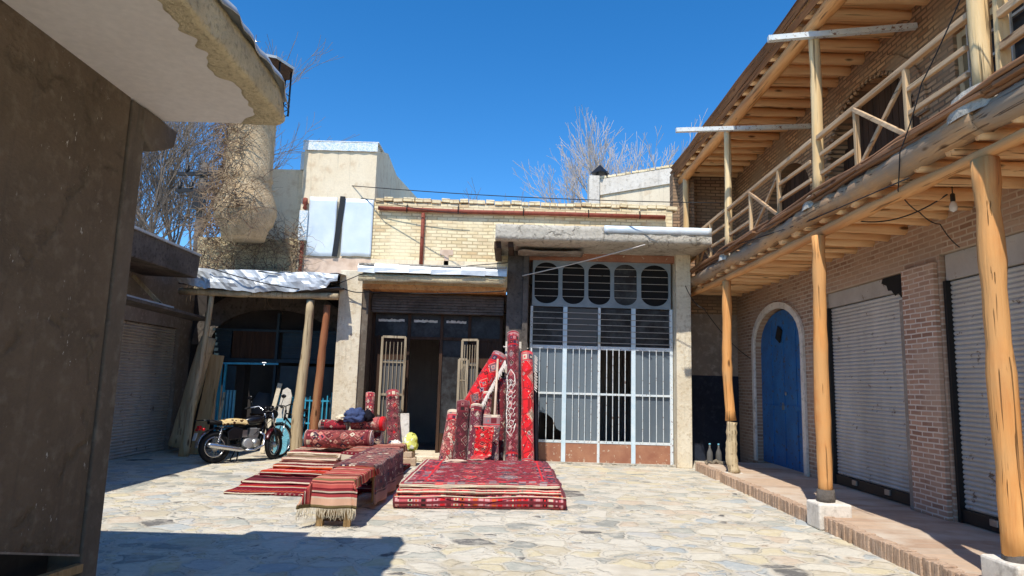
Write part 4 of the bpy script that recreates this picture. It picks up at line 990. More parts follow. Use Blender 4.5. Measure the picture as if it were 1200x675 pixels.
cable([(-5.9, 12.7, 3.62), (-4.3, 12.65, 3.25), (-3.4, 13.3, 3.35), (-2.9, 13.2, 3.28), (-.15, 13.1, 3.36)], .011, 'black cable drooping over the crumpled tin edge and along the carpet shop eave', sag=.04)
cable([(-4.9, 12.66, 3.55), (-3.5, 13.2, 3.42), (-2.95, 13.0, 3.62), (-.1, 13.2, 3.95)], .009, 'thin black cable following the white roof flashing of the carpet shop')
cable([(.2, 13.25, 3.70), (2.5, 12.35, 4.22)], .011, 'pale wire slanting under the concrete slab in front of the oval openings', 'cablew', .02)
cable([(3.72, 12.3, 4.2), (3.78, 11.5, 3.9), (4.2, 8.0, 3.66), (4.5, 6.7, 3.62)], .008, 'dark cable looping under the timber balcony to the hanging bulb', sag=.12)
cable([(3.6, 3.6, 5.9), (3.60, 4.9, 4.9), (3.60, 5.6, 4.3), (3.61, 6.0, 3.8), (3.75, 6.3, 3.52), (4.2, 6.7, 3.42), (4.6, 7.0, 3.38), (5.0, 7.3, 3.2)], .006, 'black cable hanging down over the balcony edge towards the nearest roller shutter', sag=.03)
cable([(3.62, 11.3, 3.95), (3.7, 8.3, 3.68), (3.62, 5.9, 3.52)], .007, 'thin cable stapled along the orange balcony beam')
cable([(3.5, 13.3, 3.6), (3.75, 12.9, 3.1), (5.0, 13.9, 2.2)], .008, 'dark cable sagging from the pillar to the blue arched door', sag=.1)
bl = thing('hanging_bulb', 'clear light bulb in a black holder hanging below the balcony joists', 'light bulb', (4.5, 6.62, 3.62))
p = MB(); p.tube([(4.5, 6.62, 3.72), (4.5, 6.62, 3.58)], .006, 5); p.lathe([(.02, -.06), (.024, -.05), (.022, .02), (.01, .03)], (4.5, 6.62, 3.58), 10); p.build('holder', M['black'], bl)
p = MB(); p.lathe([(.0, -.07), (.03, -.055), (.04, -.02), (.03, .02), (.015, .05)], (4.5, 6.62, 3.48), 12); p.build('glass_bulb', M['bulb'], bl)
#@@OBJECTS
# ================================================================== CARPETS
PA = [MAR, CREAM, NAVY, CRIM, PINK, BLK, GRY]
PB = [MAR, CREAM, GRY, MAR, RED, NAVY, PINK, MAR]
PC = [MAR, c(150,116,100), NAVY, c(120,60,60), CREAM, MAR, c(96,60,56), BLK]
PF = [PINK, CREAM, MAR, c(214,150,130), RED, CREAM, NAVY, c(170,100,90)]
def slab(name, label, x0, x1, yf, yb, z0, z1, m, seed=0, group=None, skew=0, wob=.02, nx=60, fringe=None, left_skew=0, cat='carpet', trim=None, sag=0, slope=0):
    r = (z1-z0)/2; path = []
    nb = 26
    for i in range(nb): t = i/(nb-1); path.append((yb+(yf+r-yb)*t, z1, yb-yf-(yb-yf-r)*t))
    for k in range(1, 8): a = pi*k/8; path.append((yf+r-r*math.sin(a), (z0+z1)/2+r*math.cos(a), max(0, r*(1.57-a)) if a < pi/2 else r*(a-1.57)))
    path.append((yf+r, z0, .1)); path.append((yb, z0, yb-yf))
    m_ = len(path); mb = MB(); vs = []
    for (y, z, d) in path:
        for i in range(nx+1):
            t = i/nx; xl = x0 + left_skew*(y-yf); x = xl+(x1-xl)*t
            ny = wob*(mnoise.noise((x*1.6, seed, z*4)) + .5*mnoise.noise((x*5, seed+2, 1))) * (1 if y < yf+.3 else 0)
            ex = wob*.8*mnoise.noise((y*3, seed+5, 2))*(abs(t-.5)*2)**6
            nz = (.016*mnoise.noise((x*2.2, y*2.2, seed)) + .006*mnoise.noise((x*7, y*7, seed))) * (1 if z > z0+.4*(z1-z0) else 0)
            vs.append((x+ex, y+ny+skew*t, z+nz - sag*(1-t)*(1 if z > z0 else 0) + slope*(y-yf)))
    fs = []; us = []
    for j in range(m_-1):
        for i in range(nx):
            a = j*(nx+1)+i; fs.append((a, a+1, a+nx+2, a+nx+1))
            us.append(tuple((vs[k][0]-x0, path[k//(nx+1)][2]) for k in fs[-1]))
    for e in (0, nx):
        fs.append(tuple(j*(nx+1)+e for j in range(m_))); us.append(tuple((.03, .1+.01*j) for j in range(m_)))
    mb.add(vs, fs, us, True)
    for i in (-1, -2): mb.sm[i] = False
    o = mb.build(name, m, None, loc=((x0+x1)/2, (yf+yb)/2, z0))
    tag(o, label, cat, group)
    if trim:
        p = MB(); p.tube([(x0+.01+(x1-x0-.02)*i/30, yf-.004+wob*(mnoise.noise((x0+(x1-x0)*i/30*1.6*0+ (x0+(x1-x0)*i/30)*1.6-x0*1.0*0, seed, z1*4))) + skew*i/30, z1-r*trim[1]+.016*mnoise.noise(((x0+(x1-x0)*i/30)*2.2, yf*2.2, seed)) - sag*(1-i/30)) for i in range(31)], trim[0], 5, caps=True)
        p.build('selvedge', M['fringe'], o)
    if fringe:
        q = random.Random(seed); p = MB()
        n = int((x1-x0)/.022)
        for i in range(n):
            t = (i+.5)/n; x = x0+(x1-x0)*t; yy = yf+skew*t+wob*(mnoise.noise((x*1.6, seed, z1*4)))
            a = Vector((x, yy+.03, (z0+z1)/2)); L = fringe*q.uniform(.6, 1.2)
            p.tube([a, a+Vector((q.uniform(-.012,.012), -.03-L*.4, -.004)), (x+q.uniform(-.02,.02), yy-L, max(z0+.004, .006))], .0042, 3, caps=False)
        p.build('fringe', M['fringe'], o)
    return o
def roll(name, label, a, b, r0, m, r1=None, group=None, seed=0, flat=.92, cat='rug', n=22, end=None):
    a = Vector(a); b = Vector(b); mb = MB(); r1 = r1 or r0; S = 14
    pts = []; rr = []
    for i in range(S+1):
        t = i/S; pts.append(a.lerp(b, t)+.010*mnoise.noise_vector((t*3, seed, 1))); rr.append((r0+(r1-r0)*t)*(1+.04*mnoise.noise((t*5, seed, 3))))
    mb.tube(pts, rr, n, flat=flat)
    mb.uv = [tuple((u+50, v) for u, v in k) if k else k for k in mb.uv]
    o = mb.build(name, m, None, loc=a); tag(o, label, cat, group)
    d = (b-a).normalized(); e = MB()
    for P0, sg, r in ((a, -1, r0), (b, 1, r1)):
        u = d.orthogonal().normalized(); w = d.cross(u); sp = []
        for k in range(60):
            t = k/59; ang = t*2*pi*3.5; rad = r*.9*(1-t*.85); sp.append(P0+d*sg*.006+(u*math.cos(ang)+w*math.sin(ang))*rad)
        e.tube(sp, .007, 4, caps=False)
    e.build('spiral_edge', M[end or 'white_rope'], o)
    return o
def blob(c_, rx, ry, rz, amp=.25, fr=4, seed=0, nu=28, nv=18, flatbot=True):
    c_ = Vector(c_); mb = MB()
    def f(u, v):
        t = 2*pi*u; p = pi*(v-.5); d = Vector((math.cos(t)*math.cos(p), math.sin(t)*math.cos(p), math.sin(p)))
        k = 1+amp*mnoise.noise(d*fr*.5+Vector((seed, 0, 0))) + amp*.6*mnoise.noise(d*fr*1.3+Vector((0, seed, 0)))
        z = d.z*rz*k
        if flatbot and z < -rz*.55: z = -rz*.55
        return c_ + Vector((d.x*rx*k, d.y*ry*k, z))
    mb.grid(f, nu, nv, lambda u, v: (u*2*pi*rx, v*pi*rz)); return mb

# --- the low stack of red carpets in front of the column
m1 = carpet('rug_floral_red', 2.1, 5, c(150,24,40), [MAR, NAVY, c(170,140,140), CRIM, PINK, BLK, GRY], (c(150,40,54), CREAM, CRIM), .34, 9, 2.0, 1, .36)
m2 = carpet('rug_bright_red', 2.1, 5, CRIM, [RED, MAR, c(220,60,60), c(150,20,30), CRIM], (c(170,16,30), CREAM, RED), .2, 12, 3, 2, .3)
m3 = carpet('rug_pink_border', 2.1, 5, RED, [PINK, MAR, c(206,150,150), CRIM, CREAM, ORG, BLK], (c(186,84,92), MAR, MAR), .3, 15, 3, 3, .4)
gs = 'red carpets stacked flat in front of the white column'
slab('stacked_carpet', 'bottom pink bordered carpet of the flat red stack by the white column', -1.37, .76, 8.40, 11.1, .004, .165, m3, 1, gs, skew=.16, trim=(.006, .1), wob=.055, left_skew=.0)
slab('stacked_carpet', 'thin bright red carpet in the middle of the flat red stack', -1.35, .68, 8.43, 11.08, .168, .232, m2, 2, gs, skew=.2, trim=(.009, .9), wob=.05)
slab('stacked_carpet', 'topmost floral red carpet of the flat stack by the white column', -1.33, .66, 8.47, 11.08, .235, .295, m1, 3, gs, skew=.22, trim=(.008, 1.2), wob=.05)
p = blob((-.82, 10.75, .31), .19, .06, .03, .4, 4, 3); tag(p.build('rag', M['stain'], None, loc=(-.82, 10.75, .29)), 'pale pink crumpled rag lying on the topmost red carpet', 'rag')

# --- rolled rugs standing behind it
gr = 'rolled rugs standing against the white column'
cm = lambda nm, f, pal, sc, big, sd, mot, L=1.2, b=(MAR, CREAM, RED), bw=.12, **k: carpet(nm, 100, L, f, pal, b, bw, sc, big, sd, mot, **k)
roll('rolled_rug', 'short pale pink floral rug roll leaning farthest from the white column', (-1.10, 12.0, 0), (-.99, 12.45, 1.0), .14, cm('rug_pale_floral', c(150,70,70), PF, 15, 6, 4, .55, 1.05, (c(190,60,70), CREAM, RED), .16), group=gr, seed=1)
roll('rolled_rug', 'short dark maroon rug roll with pink open end beside the pale floral roll', (-.83, 12.0, 0), (-.84, 12.45, 1.18), .135, cm('rug_maroon', c(84,22,34), [MAR, c(130,60,70), c(150,100,96), c(60,20,30), BLK, c(110,40,50)], 12, 4, 5, .36, 1.25, (c(100,26,38), c(120,60,64), MAR), .22), group=gr, seed=2)
roll('rolled_rug', 'short plum coloured rug roll with small flowers in front of the slanting red roll', (-.60, 11.95, 0), (-.585, 12.4, 1.13), .12, cm('rug_plum', c(110,44,58), [GRY, MAR, c(170,130,136), c(140,66,84), CREAM, c(90,34,48)], 13, 5, 6, .36, 1.2), group=gr, seed=3)
roll('rolled_rug', 'thick bright red rug roll slanting up across the others to the white column', (-.98, 12.62, .62), (-.17, 13.05, 2.08), .19, cm('rug_slant', CRIM, [MAR, GRY, NAVY, PINK, c(170,140,150), CRIM, BLK], 8, 3, 7, .38, 1.7, (c(150,24,40), c(150,110,110), CRIM), .2), group=gr, seed=4)
roll('rolled_rug', 'tall dark red rug roll with white arabesque standing against the white column', (.085, 12.2, 0), (.05, 13.12, 2.52), .145, cm('rug_arabesque', c(120,34,48), [c(160,90,96), MAR, GRY, c(176,120,120), PINK, NAVY, BLK], 14, 5, 8, .36, 2.7, (c(140,30,44), c(176,130,130), RED), .34), group=gr, seed=5, flat=.8)
roll('rolled_rug', 'tall vivid red floral rug roll nearest the barred iron gate', (.375, 12.25, 0), (.335, 13.12, 2.14), .138, cm('rug_vivid', CRIM, [c(210,60,80), CREAM, c(170,140,130), MAR, NAVY, CRIM, c(150,20,34)], 8, 2.6, 9, .34, 2.3, (c(150,110,112), CRIM, CRIM), .2), group=gr, seed=6, flat=.85)
roll('rolled_rug', 'narrow black backed rug roll in shade beside the vivid red roll', (.53, 12.55, 0), (.5, 13.15, 1.75), .06, M['blackcloth'], group=gr, seed=7)
roll('rolled_rug', 'dusky pink rug roll half hidden behind the plum roll', (-.43, 12.35, 0), (-.41, 12.72, 1.36), .105, cm('rug_dusky', c(150,70,76), PF, 13, 5, 21, .36, 1.4, (c(130,40,50), CREAM, MAR), .12), group=gr, seed=21)
roll('rolled_rug', 'dark maroon rug roll in shade just left of the tall dark roll', (-.15, 12.5, 0), (-.14, 12.95, 1.62), .095, cm('rug_shade', MAR, PB, 12, 5, 22, .36, 1.7, (MAR, c(150,110,110), MAR), .12), group=gr, seed=22)
# arabesque strip hung over the tall roll
ab = MB(); q = random.Random(2)
def onroll(s, t):   # point on the front of the tall roll; s across, t along
    a = Vector((.085, 12.2, 0)); b = Vector((.05, 13.12, 2.52)); pp = a.lerp(b, t); return pp + Vector((s, -.122*math.sqrt(max(0, 1-(s/.15)**2))-.008, .05*math.sqrt(max(0, 1-(s/.13)**2))))
for k in range(9):
    t0 = .27+k*.042; cx = -.06+.03*(k % 2)+.012*math.sin(k*2.3); t0 += .008*math.sin(k*3.1)
    ab.tube([onroll(cx+.045*math.sin(j/11*2*pi)*(1-.1*(k % 3)), t0+.020*math.cos(j/11*2*pi)) for j in range(12)], .006, 4, caps=False)
    ab.tube([onroll(-.085+.02*math.sin(k), t0), onroll(-.03, t0+.02), onroll(.02, t0+.005), onroll(.05, t0+.028)], .007, 4)
for k in range(14):
    t0 = .28+k*.027; ab.tube([onroll(-.105+.008*math.sin(k*1.3), t0), onroll(-.1+.008*math.sin(k*1.3+1.3), t0+.03)], .011, 4)
ab.tube([onroll(-.1, .66), onroll(-.04, .70), onroll(.03, .66), onroll(.045, .60), onroll(-.01, .58)], .011, 4); ab.tube([onroll(-.1, .26), onroll(-.03, .22), onroll(.03, .26), onroll(.06, .31)], .009, 4)
tall = [o for o in bpy.data.objects if o.get('label', '').startswith('tall dark red')][0]
ab.build('white_arabesque', M['white_rope'], tall)
# upright folded rug with a red kilim over it
fb = MB()
fb.grid(lambda u, v: (-.45+.30*u+.02*mnoise.noise((u*3, v*3, 9)), 11.92+.33*v-.035*math.sin(pi*u)**.5, .98*v), 12, 20, lambda u, v: (50+.3*u, v))
tag(fb.build('folded_rug', cm('rug_greyred', c(120,70,78), [GRY, MAR, c(150,96,100), CREAM, RED, MAR, GRY, PINK], 9, 4, 10, .45, 1.0, (c(150,110,110), CREAM, RED), .2), None, loc=(-.3, 12, 0), solid=.05), 'grey red folded rug standing upright between the plum roll and tall dark roll', 'rug', gr)
fb = MB()
def spill(u, v):
    x = -.60+.34*u*(1-.2*v)+.03*math.sin(v*5)+.05*mnoise.noise((v*4, u*1.5, 3)); L = v*1.5
    if L < .75: return (x, 11.80+.02*math.sin(u*9)+.1*(.75-L), .80-.66*L+.03*mnoise.noise((u*3, v*4, 2)))
    return (x, 11.80-.9*(L-.75), .30+.012*mnoise.noise((u*4, v*6, 4)))
fb.grid(spill, 14, 40, lambda u, v: (50+u*.34, v*1.5))
tag(fb.build('red_runner', cm('rug_runner', CRIM, [c(220,90,60), PINK, CREAM, MAR, CRIM, BLK], 11, 6, 11, .34, 1.5, (CRIM, CREAM, RED), .1), None, loc=(-.4, 11.8, .3), solid=.012), 'bright red runner spilling down from the upright rugs onto the flat stack', 'rug', gr)
p = MB(); p.tube([(-.26, 12.1, .5), (-.235, 12.85, 2.0)], .022, 8); tag(p.build('thin_pole', M['stain'], None, loc=(-.26, 12.1, .5)), 'thin pale pink pole standing between the slanting roll and tall dark roll', 'pole')
fr = MB(); q = random.Random(8)
for k in range(60):
    t = k/59; a = Vector((-.62, 12.4, .92)).lerp(Vector((-.10, 12.84, 1.98)), t); fr.tube([a, a+Vector((q.uniform(.01,.03), -.03, -.03)), a+Vector((q.uniform(.0,.05), -.02, -.07-.03*q.random()))], .012, 3, caps=False)
slant = [o for o in bpy.data.objects if o.get('label', '').startswith('thick bright red')][0]
fr.build('fringe', M['white_rope'], slant)
fr = MB()
for k in range(24): a = Vector((.475, 13.02-.03*k*.4, 2.1-k*.028)); fr.tube([a, a+Vector((.04+.02*q.random(), -.02, -.03-.03*q.random()))], .008, 3, caps=False)
vivid = [o for o in bpy.data.objects if o.get('label', '').startswith('tall vivid')][0]; fr.build('fringe', M['white_rope'], vivid)
p = MB(); p.tube([(-.14, 13.3, 2.27), (.1, 13.33, 2.22), (.36, 13.33, 2.25)], .014, 6); tag(p.build('tie_rope', M['white_rope'], None, loc=(.1, 13.3, 2.25)), 'pale rope tied round the white column above the tall dark roll', 'rope')

# --- the cascade of kilims and the draped bench
gk = 'kilims and rugs spread in steps beside the draped bench'
KR = [c(120,26,40), MAR, c(150,34,48), c(96,24,34), RED, MAR, c(130,40,50)]
kk = [kilim('kilim_crimson', KR, 7, 1, .25), kilim('kilim_maroon', [MAR, c(110,50,56), BLK, MAR, CREAM, c(130,60,64)], 9, 2, .4), kilim('kilim_scarlet', [CRIM, CRIM, RED, CREAM, MAR, CRIM], 8, 3, .5),
      kilim('kilim_brown', [c(110,60,52), MAR, c(150,110,96), BLK, c(120,46,48), CREAM], 10, 4, .4), kilim('kilim_cream', [PINK, CREAM, c(150,60,64), CREAM, MAR, c(190,140,120)], 11, 5, .3), kilim('kilim_rose', [c(170,110,96), c(150,70,70), CREAM, MAR, PINK, c(120,60,60)], 12, 6, .3)]
lbl = ['lowest dark crimson kilim of the spread steps on the paving', 'maroon kilim in the second step above the crimson kilim', 'scarlet banded kilim in the third step of the spread', 'brown patterned kilim in the fourth step of the spread', 'pink and cream striped kilim in the fifth step of the spread', 'rose kilim on top of the spread steps beneath the rug rolls']
fy = [9.06, 9.78, 10.32, 10.72, 11.08, 11.36]; xl = [-3.72, -3.76, -3.72, -3.66, -3.64, -3.66]; zz = [.004, .035, .075, .13, .19, .25, .32]
for i in range(6):
    slab('spread_kilim', lbl[i], xl[i], -2.0+.03*(i % 2), fy[i], 12.35, zz[i], zz[i+1]+(-.003), kk[i], 10+i, gk, skew=-.02*i, wob=.05, left_skew=-.05, cat='kilim', trim=(.010 if i % 2 else .007, .3))
slab('ground_rug', 'dark maroon rug with pale edge lying on paving along the bench shade', -2.3, -1.76, 9.5, 12.75, .004, .05, kk[1], 20, gk, left_skew=-.02, wob=.03)
slab('folded_rug', 'dark folded rug heap under the ends of the rug rolls', -2.55, -1.98, 11.0, 12.3, .05, .40, carpet('rug_dark', 3, 3, c(64,20,30), PB, (MAR, c(120,70,70), MAR), .15, 12, 4, 12, .3), 21, gk, wob=.04)

W_ = thing('wooden_bench', 'low wooden bench hidden under striped kilim and brown carpet', 'bench', (-1.83, 8.5, 0))
p = MB(); p.box(-2.02, -1.63, 7.3, 10.2, .42, .46); p.build('seat', M['plank'], W_)
for x in (-1.97, -1.68):
    for y in (7.36, 8.8, 10.1):
        p = MB(); p.box(x-.035, x+.035, y-.035, y+.035, 0, .42); p.build('leg', M['plank'], W_)
p = MB(); p.box(-1.93, -1.72, 7.36, 7.4, .10, .2); p.build('stretcher', M['plank'], W_)
p = MB(); p.box(-2.0, -1.66, 7.35, 7.40, .05, .10); p.build('foot_rail', M['darkdoor'], W_)
def drape(cx, hw, yf, yb, zt, hl, hr, hf, seed, nx=44, ny=70, rz=.03, flare=.10):
    mb = MB(); Wd = hl+2*hw+hr; L = (yb-yf)+hf
    def f(u, v):
        s = -hl-hw+Wd*u; t = L*v-hf      # t<0 hangs in front
        ds = max(0, abs(s)-hw); dt = max(0, -t); sg = 1 if s > 0 else -1
        x = cx+(s if ds == 0 else sg*hw); y = yf+max(0, t); z = zt
        if ds and dt: k = min(ds, dt); x += sg*(.5*k); y -= .5*k; z -= max(ds, dt)
        elif ds: x += sg*(flare*ds+.01); z -= ds
        elif dt: y -= flare*dt+.01; z -= dt
        a = min(1, (ds+dt)*4)
        x += a*.022*math.sin(y*9+seed)*(1 if ds else 0); y += a*.018*math.sin(x*22+seed)*(1 if dt else 0)
        z += .010*mnoise.noise((x*4, y*4, seed))+.004*mnoise.noise((x*13, y*13, seed))
        return (x, y, max(z, .012))
    mb.grid(f, nx, ny, lambda u, v: (Wd*u, L*v)); return mb, f
KB = [c(196,92,84), c(206,120,104), c(150,60,62), c(120,104,70), c(200,104,92), c(60,36,34), c(214,170,140), c(188,84,78), c(170,70,70)]
mb, f1 = drape(-1.83, .215, 7.27, 8.62, .50, .26, .10, .30, 1)
hk = mb.build('striped_kilim', kilim('kilim_bench', KB, 24, 9, .0), None, loc=(-1.83, 7.9, .5), solid=.01); tag(hk, 'salmon striped kilim with long cream fringe hanging over the bench front', 'kilim', gk)
q = random.Random(5); p = MB()
for i in range(95):
    u = (i+.5)/95; a = Vector(f1(u, 0)); L = q.uniform(.07, .12); e = a+Vector((q.uniform(-.025,.025), -.02+q.uniform(-.012,.012), -L)); e.z = max(.01, e.z); mdd = a.lerp(e, .5)+Vector((q.uniform(-.015,.015), -.01, 0)); p.tube([a, mdd, e], [.0032, .0028, .002], 3, caps=False)
p.build('fringe', M['fringe'], hk)
mb, f2 = drape(-1.86, .25, 8.35, 10.5, .515, .12, .46, .03, 4)
tag(mb.build('draped_carpet', carpet('rug_brown', .98, 2.3, c(150,88,78), PC, (c(96,40,44), c(150,110,96), MAR), .2, 12, 4, 13, .46), None, loc=(-1.86, 9.4, .5), solid=.012), 'dark brown red patterned carpet draped over the bench rear and down its shaded side', 'carpet', gk)
mb, f2 = drape(-2.15, .36, 10.35, 12.0, .45, .1, .12, .2, 7)
tag(mb.build('draped_carpet', kilim('kilim_beige', [c(190,140,116), c(150,86,76), CREAM, c(120,70,62), c(176,110,96), MAR], 12, 11, .3), None, loc=(-2.15, 11, .45), solid=.012), 'rumpled beige and rose kilim folded over the heap below the big rug roll', 'kilim', gk)
gh = 'rug rolls piled on the kilim heap'
roll('rolled_rug', 'long brown pink patterned rug roll lying across the kilim heap', (-3.40, 11.55, .53), (-2.30, 11.5, .55), .165, cm('rug_longroll', c(140,64,62), [CREAM, MAR, PINK, c(170,100,90), NAVY, MAR, c(200,140,120), c(120,50,52)], 9, 4, 14, .5, 1.1, (MAR, c(170,110,100), MAR), .1), group=gh, seed=11, flat=.9)
roll('rolled_rug', 'dark rug roll lying behind the long patterned roll', (-3.25, 11.95, .50), (-2.2, 11.9, .5), .165, cm('rug_behind', MAR, PB, 10, 4, 15, .4), group=gh, seed=12)
roll('rolled_rug', 'short pink rug roll with bright red band on its end', (-2.70, 11.78, .80), (-2.14, 11.7, .80), .125, cm('rug_pinkroll', c(176,90,86), PF, 12, 5, 16, .4, .6, (PINK, CREAM, PINK), .05), group=gh, seed=13)
p = MB(); p.tube([(-2.19, 11.708, .80), (-2.13, 11.70, .80)], .133, 22, flat=.92)
rb = p.build('red_band', plain('red_band_cloth', c(206,20,28), .8), [o for o in bpy.data.objects if o.get('label', '').startswith('short pink rug roll')][0])
roll('rolled_rug', 'small crimson rug roll at the pole end of the heap behind the long roll', (-3.25, 11.8, .74), (-2.78, 11.75, .76), .1, cm('rug_smallcrim', c(150,36,50), PA, 12, 5, 17, .4), group=gh, seed=14)
p = blob((-2.64, 11.62, .90), .19, .15, .15, .35, 5, 4, 40, 26); jk = p.build('jacket', M['navycloth'], None, loc=(-2.64, 11.62, .8)); tag(jk, 'crumpled navy blue jacket thrown over the rug rolls', 'jacket')
p = blob((-2.42, 11.66, .90), .1, .1, .12, .4, 5, 9); p.build('sleeve', M['blackcloth'], jk)
p = blob((-2.85, 11.68, .88), .1, .08, .06, .5, 5, 11); tag(p.build('bundle', M['fringe'], None, loc=(-2.85, 11.68, .86)), 'small beige cloth bundle beside the navy jacket', 'bundle')
p = blob((-1.98, 12.0, .44), .11, .09, .06, .5, 6, 14); tag(p.build('crumpled_cloth', M['white_rope'], None, loc=(-1.98, 12, .4)), 'crumpled white pink cloth on the dark rug heap end', 'cloth')
gd = 'rug rolls standing in the carpet shop doorway'
roll('rolled_rug', 'slim pink red rug roll standing behind the navy jacket', (-2.60, 12.85, 0), (-2.72, 13.2, 1.28), .095, cm('rug_doora', c(140,54,66), PF, 13, 5, 18, .5, 1.35, (c(170,50,64), PINK, RED), .1), group=gd, seed=15)
roll('rolled_rug', 'wide red rug roll standing beside the open left door leaf', (-2.10, 12.75, 0), (-2.30, 13.3, 1.32), .14, cm('rug_doorb', c(120,50,58), [MAR, CREAM, c(150,90,86), c(80,50,50), RED, c(110,90,80), MAR, BLK], 12, 5, 19, .5, 1.45, (c(150,50,60), PINK, RED), .14), group=gd, seed=16)
p = MB(); p.obox((-1.98, 13.08, .46), (.17, .03, .92), (-.1, -.06, 0)); tag(p.build('white_board', M['white'], None, loc=(-1.98, 13.08, 0), bevel=.004), 'narrow white board leaning in the doorway beside the wide red roll', 'board')
sb = thing('stone_stool', 'stack of two pale stone blocks holding the yellow patterned sack', 'stool', (-1.84, 12.62, 0))
p = MB(); p.obox((-1.83, 12.62, .075), (.30, .28, .148), (0, 0, .1)); p.build('lower_block', M['card'], sb, bevel=.015)
p = MB(); p.obox((-1.85, 12.62, .205), (.24, .24, .11), (0, 0, -.15)); p.build('upper_block', M['card'], sb, bevel=.015)
p = blob((-1.80, 12.62, .39), .145, .13, .2, .14, 4, 6, 30, 20); tag(p.build('sack', M['sack'], None, loc=(-1.8, 12.62, .26)), 'plump sack with yellow green leaf print on the pale stone blocks', 'sack')
p = MB(); p.box(-1.6, -.95, 12.85, 13.2, 0, .09); tag(p.build('doorstep_slab', M['card'], None, loc=(-1.3, 13, 0), bevel=.012), 'pale stone step slab in front of the carpet shop door', 'step')

# ================================================================== MOTORCYCLE
def motorcycle():
    t = thing('motorcycle', 'black and maroon motorcycle with patterned seat cover parked before the blue framed shop', 'motorcycle', (0, 0, 0))
    wb = 1.24; Rw = .30; ST = Matrix.Translation((wb-.17, 0, 0)) @ Matrix.Rotation(.62, 4, 'Z') @ Matrix.Translation((-(wb-.17), 0, 0))
    def wheel(x, tw):
        p = MB(); n = 36; XF = ST if x > .5 else None
        def tor(R0, r, mb, nn=10, sq=1.0):
            mb.grid(lambda u, v: (x+(R0+r*math.cos(2*pi*v))*math.cos(2*pi*u), r*sq*math.sin(2*pi*v), Rw+(R0+r*math.cos(2*pi*v))*math.sin(2*pi*u)), n, nn)
        h = MB(); h.tube([(x, -.06, Rw), (x, .06, Rw)], .035, 12); h.tube([(x, -.045, Rw), (x, .045, Rw)], .075 if x == 0 else .06, 14)
        (h.xform(XF) if XF else 0); w = h.build('wheel', M['alum'], t)
        tor(Rw-tw, tw, p); (p.xform(XF) if XF else 0); p.build('tyre', M['blackrub'], w)
        p = MB(); tor(Rw-2*tw-.01, .016, p, 6, 1.3); (p.xform(XF) if XF else 0); p.build('rim', M['chrome'], w)
        p = MB()
        for k in range(24):
            a = 2*pi*k/24; b = a+(.35 if k % 2 else -.35); s = .03 if k % 4 < 2 else -.03
            p.tube([(x+.05*math.cos(b), s, Rw+.05*math.sin(b)), (x+(Rw-2*tw-.01)*math.cos(a), 0, Rw+(Rw-2*tw-.01)*math.sin(a))], .0028, 3, caps=False)
        (p.xform(XF) if XF else 0); p.build('spokes', M['chrome'], w)
    wheel(0, .052); wheel(wb, .046)
    p = MB()
    for s in (-1, 1):
        p.tube([(0, .1*s, Rw), (.42, .1*s, .32), (.46, .09*s, .3)], .018, 8)
        p.tube([(.02, .11*s, .66), (.35, .10*s, .66), (.62, .07*s, .72), (.95, .03*s, .86)], .014, 8)
        p.tube([(.46, .09*s, .3), (.42, .1*s, .5), (.36, .1*s, .66)], .014, 8)
        p.tube([(.46, .08*s, .22), (.78, .08*s, .22), (.9, .04*s, .5), (.95, .0, .86)], .015, 8)
    p.build('frame', M['blackp'], t)
    def fend(x, a0, a1, R0, w, m, nm):
        p = MB(); p.grid(lambda u, v: (x+(R0-.02*(2*v-1)**2)*math.cos(a0+(a1-a0)*u), w*(2*v-1), Rw+(R0-.02*(2*v-1)**2)*math.sin(a0+(a1-a0)*u)), 20, 8); (p.xform(ST) if x > .5 else 0); return p.build(nm, m, t, solid=.004)
    fend(0, .7, 3.05, Rw+.05, .075, M['blackp'], 'rear_fender'); fend(0, 2.2, 3.15, Rw+.056, .078, M['chrome'], 'fender_guard'); fend(wb, .5, 2.8, Rw+.035, .06, M['maroonp'], 'front_fender')
    for s in (-1, 1):
        p = MB(); p.tube([(wb, .085*s, Rw), (wb-.13, .085*s, .62)], .026, 10); p.xform(ST); p.build('fork_leg', M['blackp'], t)
        p = MB(); p.tube([(wb-.13, .085*s, .62), (wb-.235, .085*s, .92)], .017, 10); p.xform(ST); p.build('fork_tube', M['chrome'], t)
        sh = MB(); sh.tube([(.0, .13*s, Rw+.02), (.07, .13*s, .64)], .012, 8)
        for k in range(9): z = .40+k*.022; sh.tube([(.018+k*.0045, .13*s, z), (.019+k*.0045, .13*s, z+.010)], .026, 10)
        sh.build('shock_absorber', M['chrome'], t)
    p = MB(); p.grid(lambda u, v: (lambda a, x: (x, .13*math.sin(2*pi*v)*(math.sin(pi*min(1, max(0.02, u*1.0+.02)))**.45)*(.8+.2*u), .77+.02*u+.095*math.cos(2*pi*v)*(math.sin(pi*min(.98, max(.02, u)))**.5)+.02*u))(0, .52+.46*u), 22, 18); p.build('fuel_tank', M['blackp'], t)
    p = MB(); p.grid(lambda u, v: (-.14+.68*u, .13*math.sin(2*pi*v)*(1-.25*u)*(math.sin(pi*min(.97, max(.03, u)))**.25), .735+.045*math.cos(2*pi*v)+.03*(1-u)**2), 20, 14); se = p.build('seat', M['blackrub'], t)
    p = MB(); p.grid(lambda u, v: (.08+.50*u, .155*(2*v-1)*(1-.1*u), .80-.10*abs(2*v-1)**2.6+.03*math.sin(pi*u)), 16, 14); p.build('seat_cover', M['leopard'], t, solid=.02)
    # engine
    e = MB(); e.box(.50, .82, -.11, .11, .26, .42); e.tube([(.58, -.16, .34), (.58, .16, .34)], .10, 18); en = e.build('engine', M['alum'], t, bevel=.015)
    e = MB(); e.tube([(.74, -.14, .34), (.74, .14, .34)], .085, 18); e.build('crankcase_cover', M['steel'], en)
    e = MB()
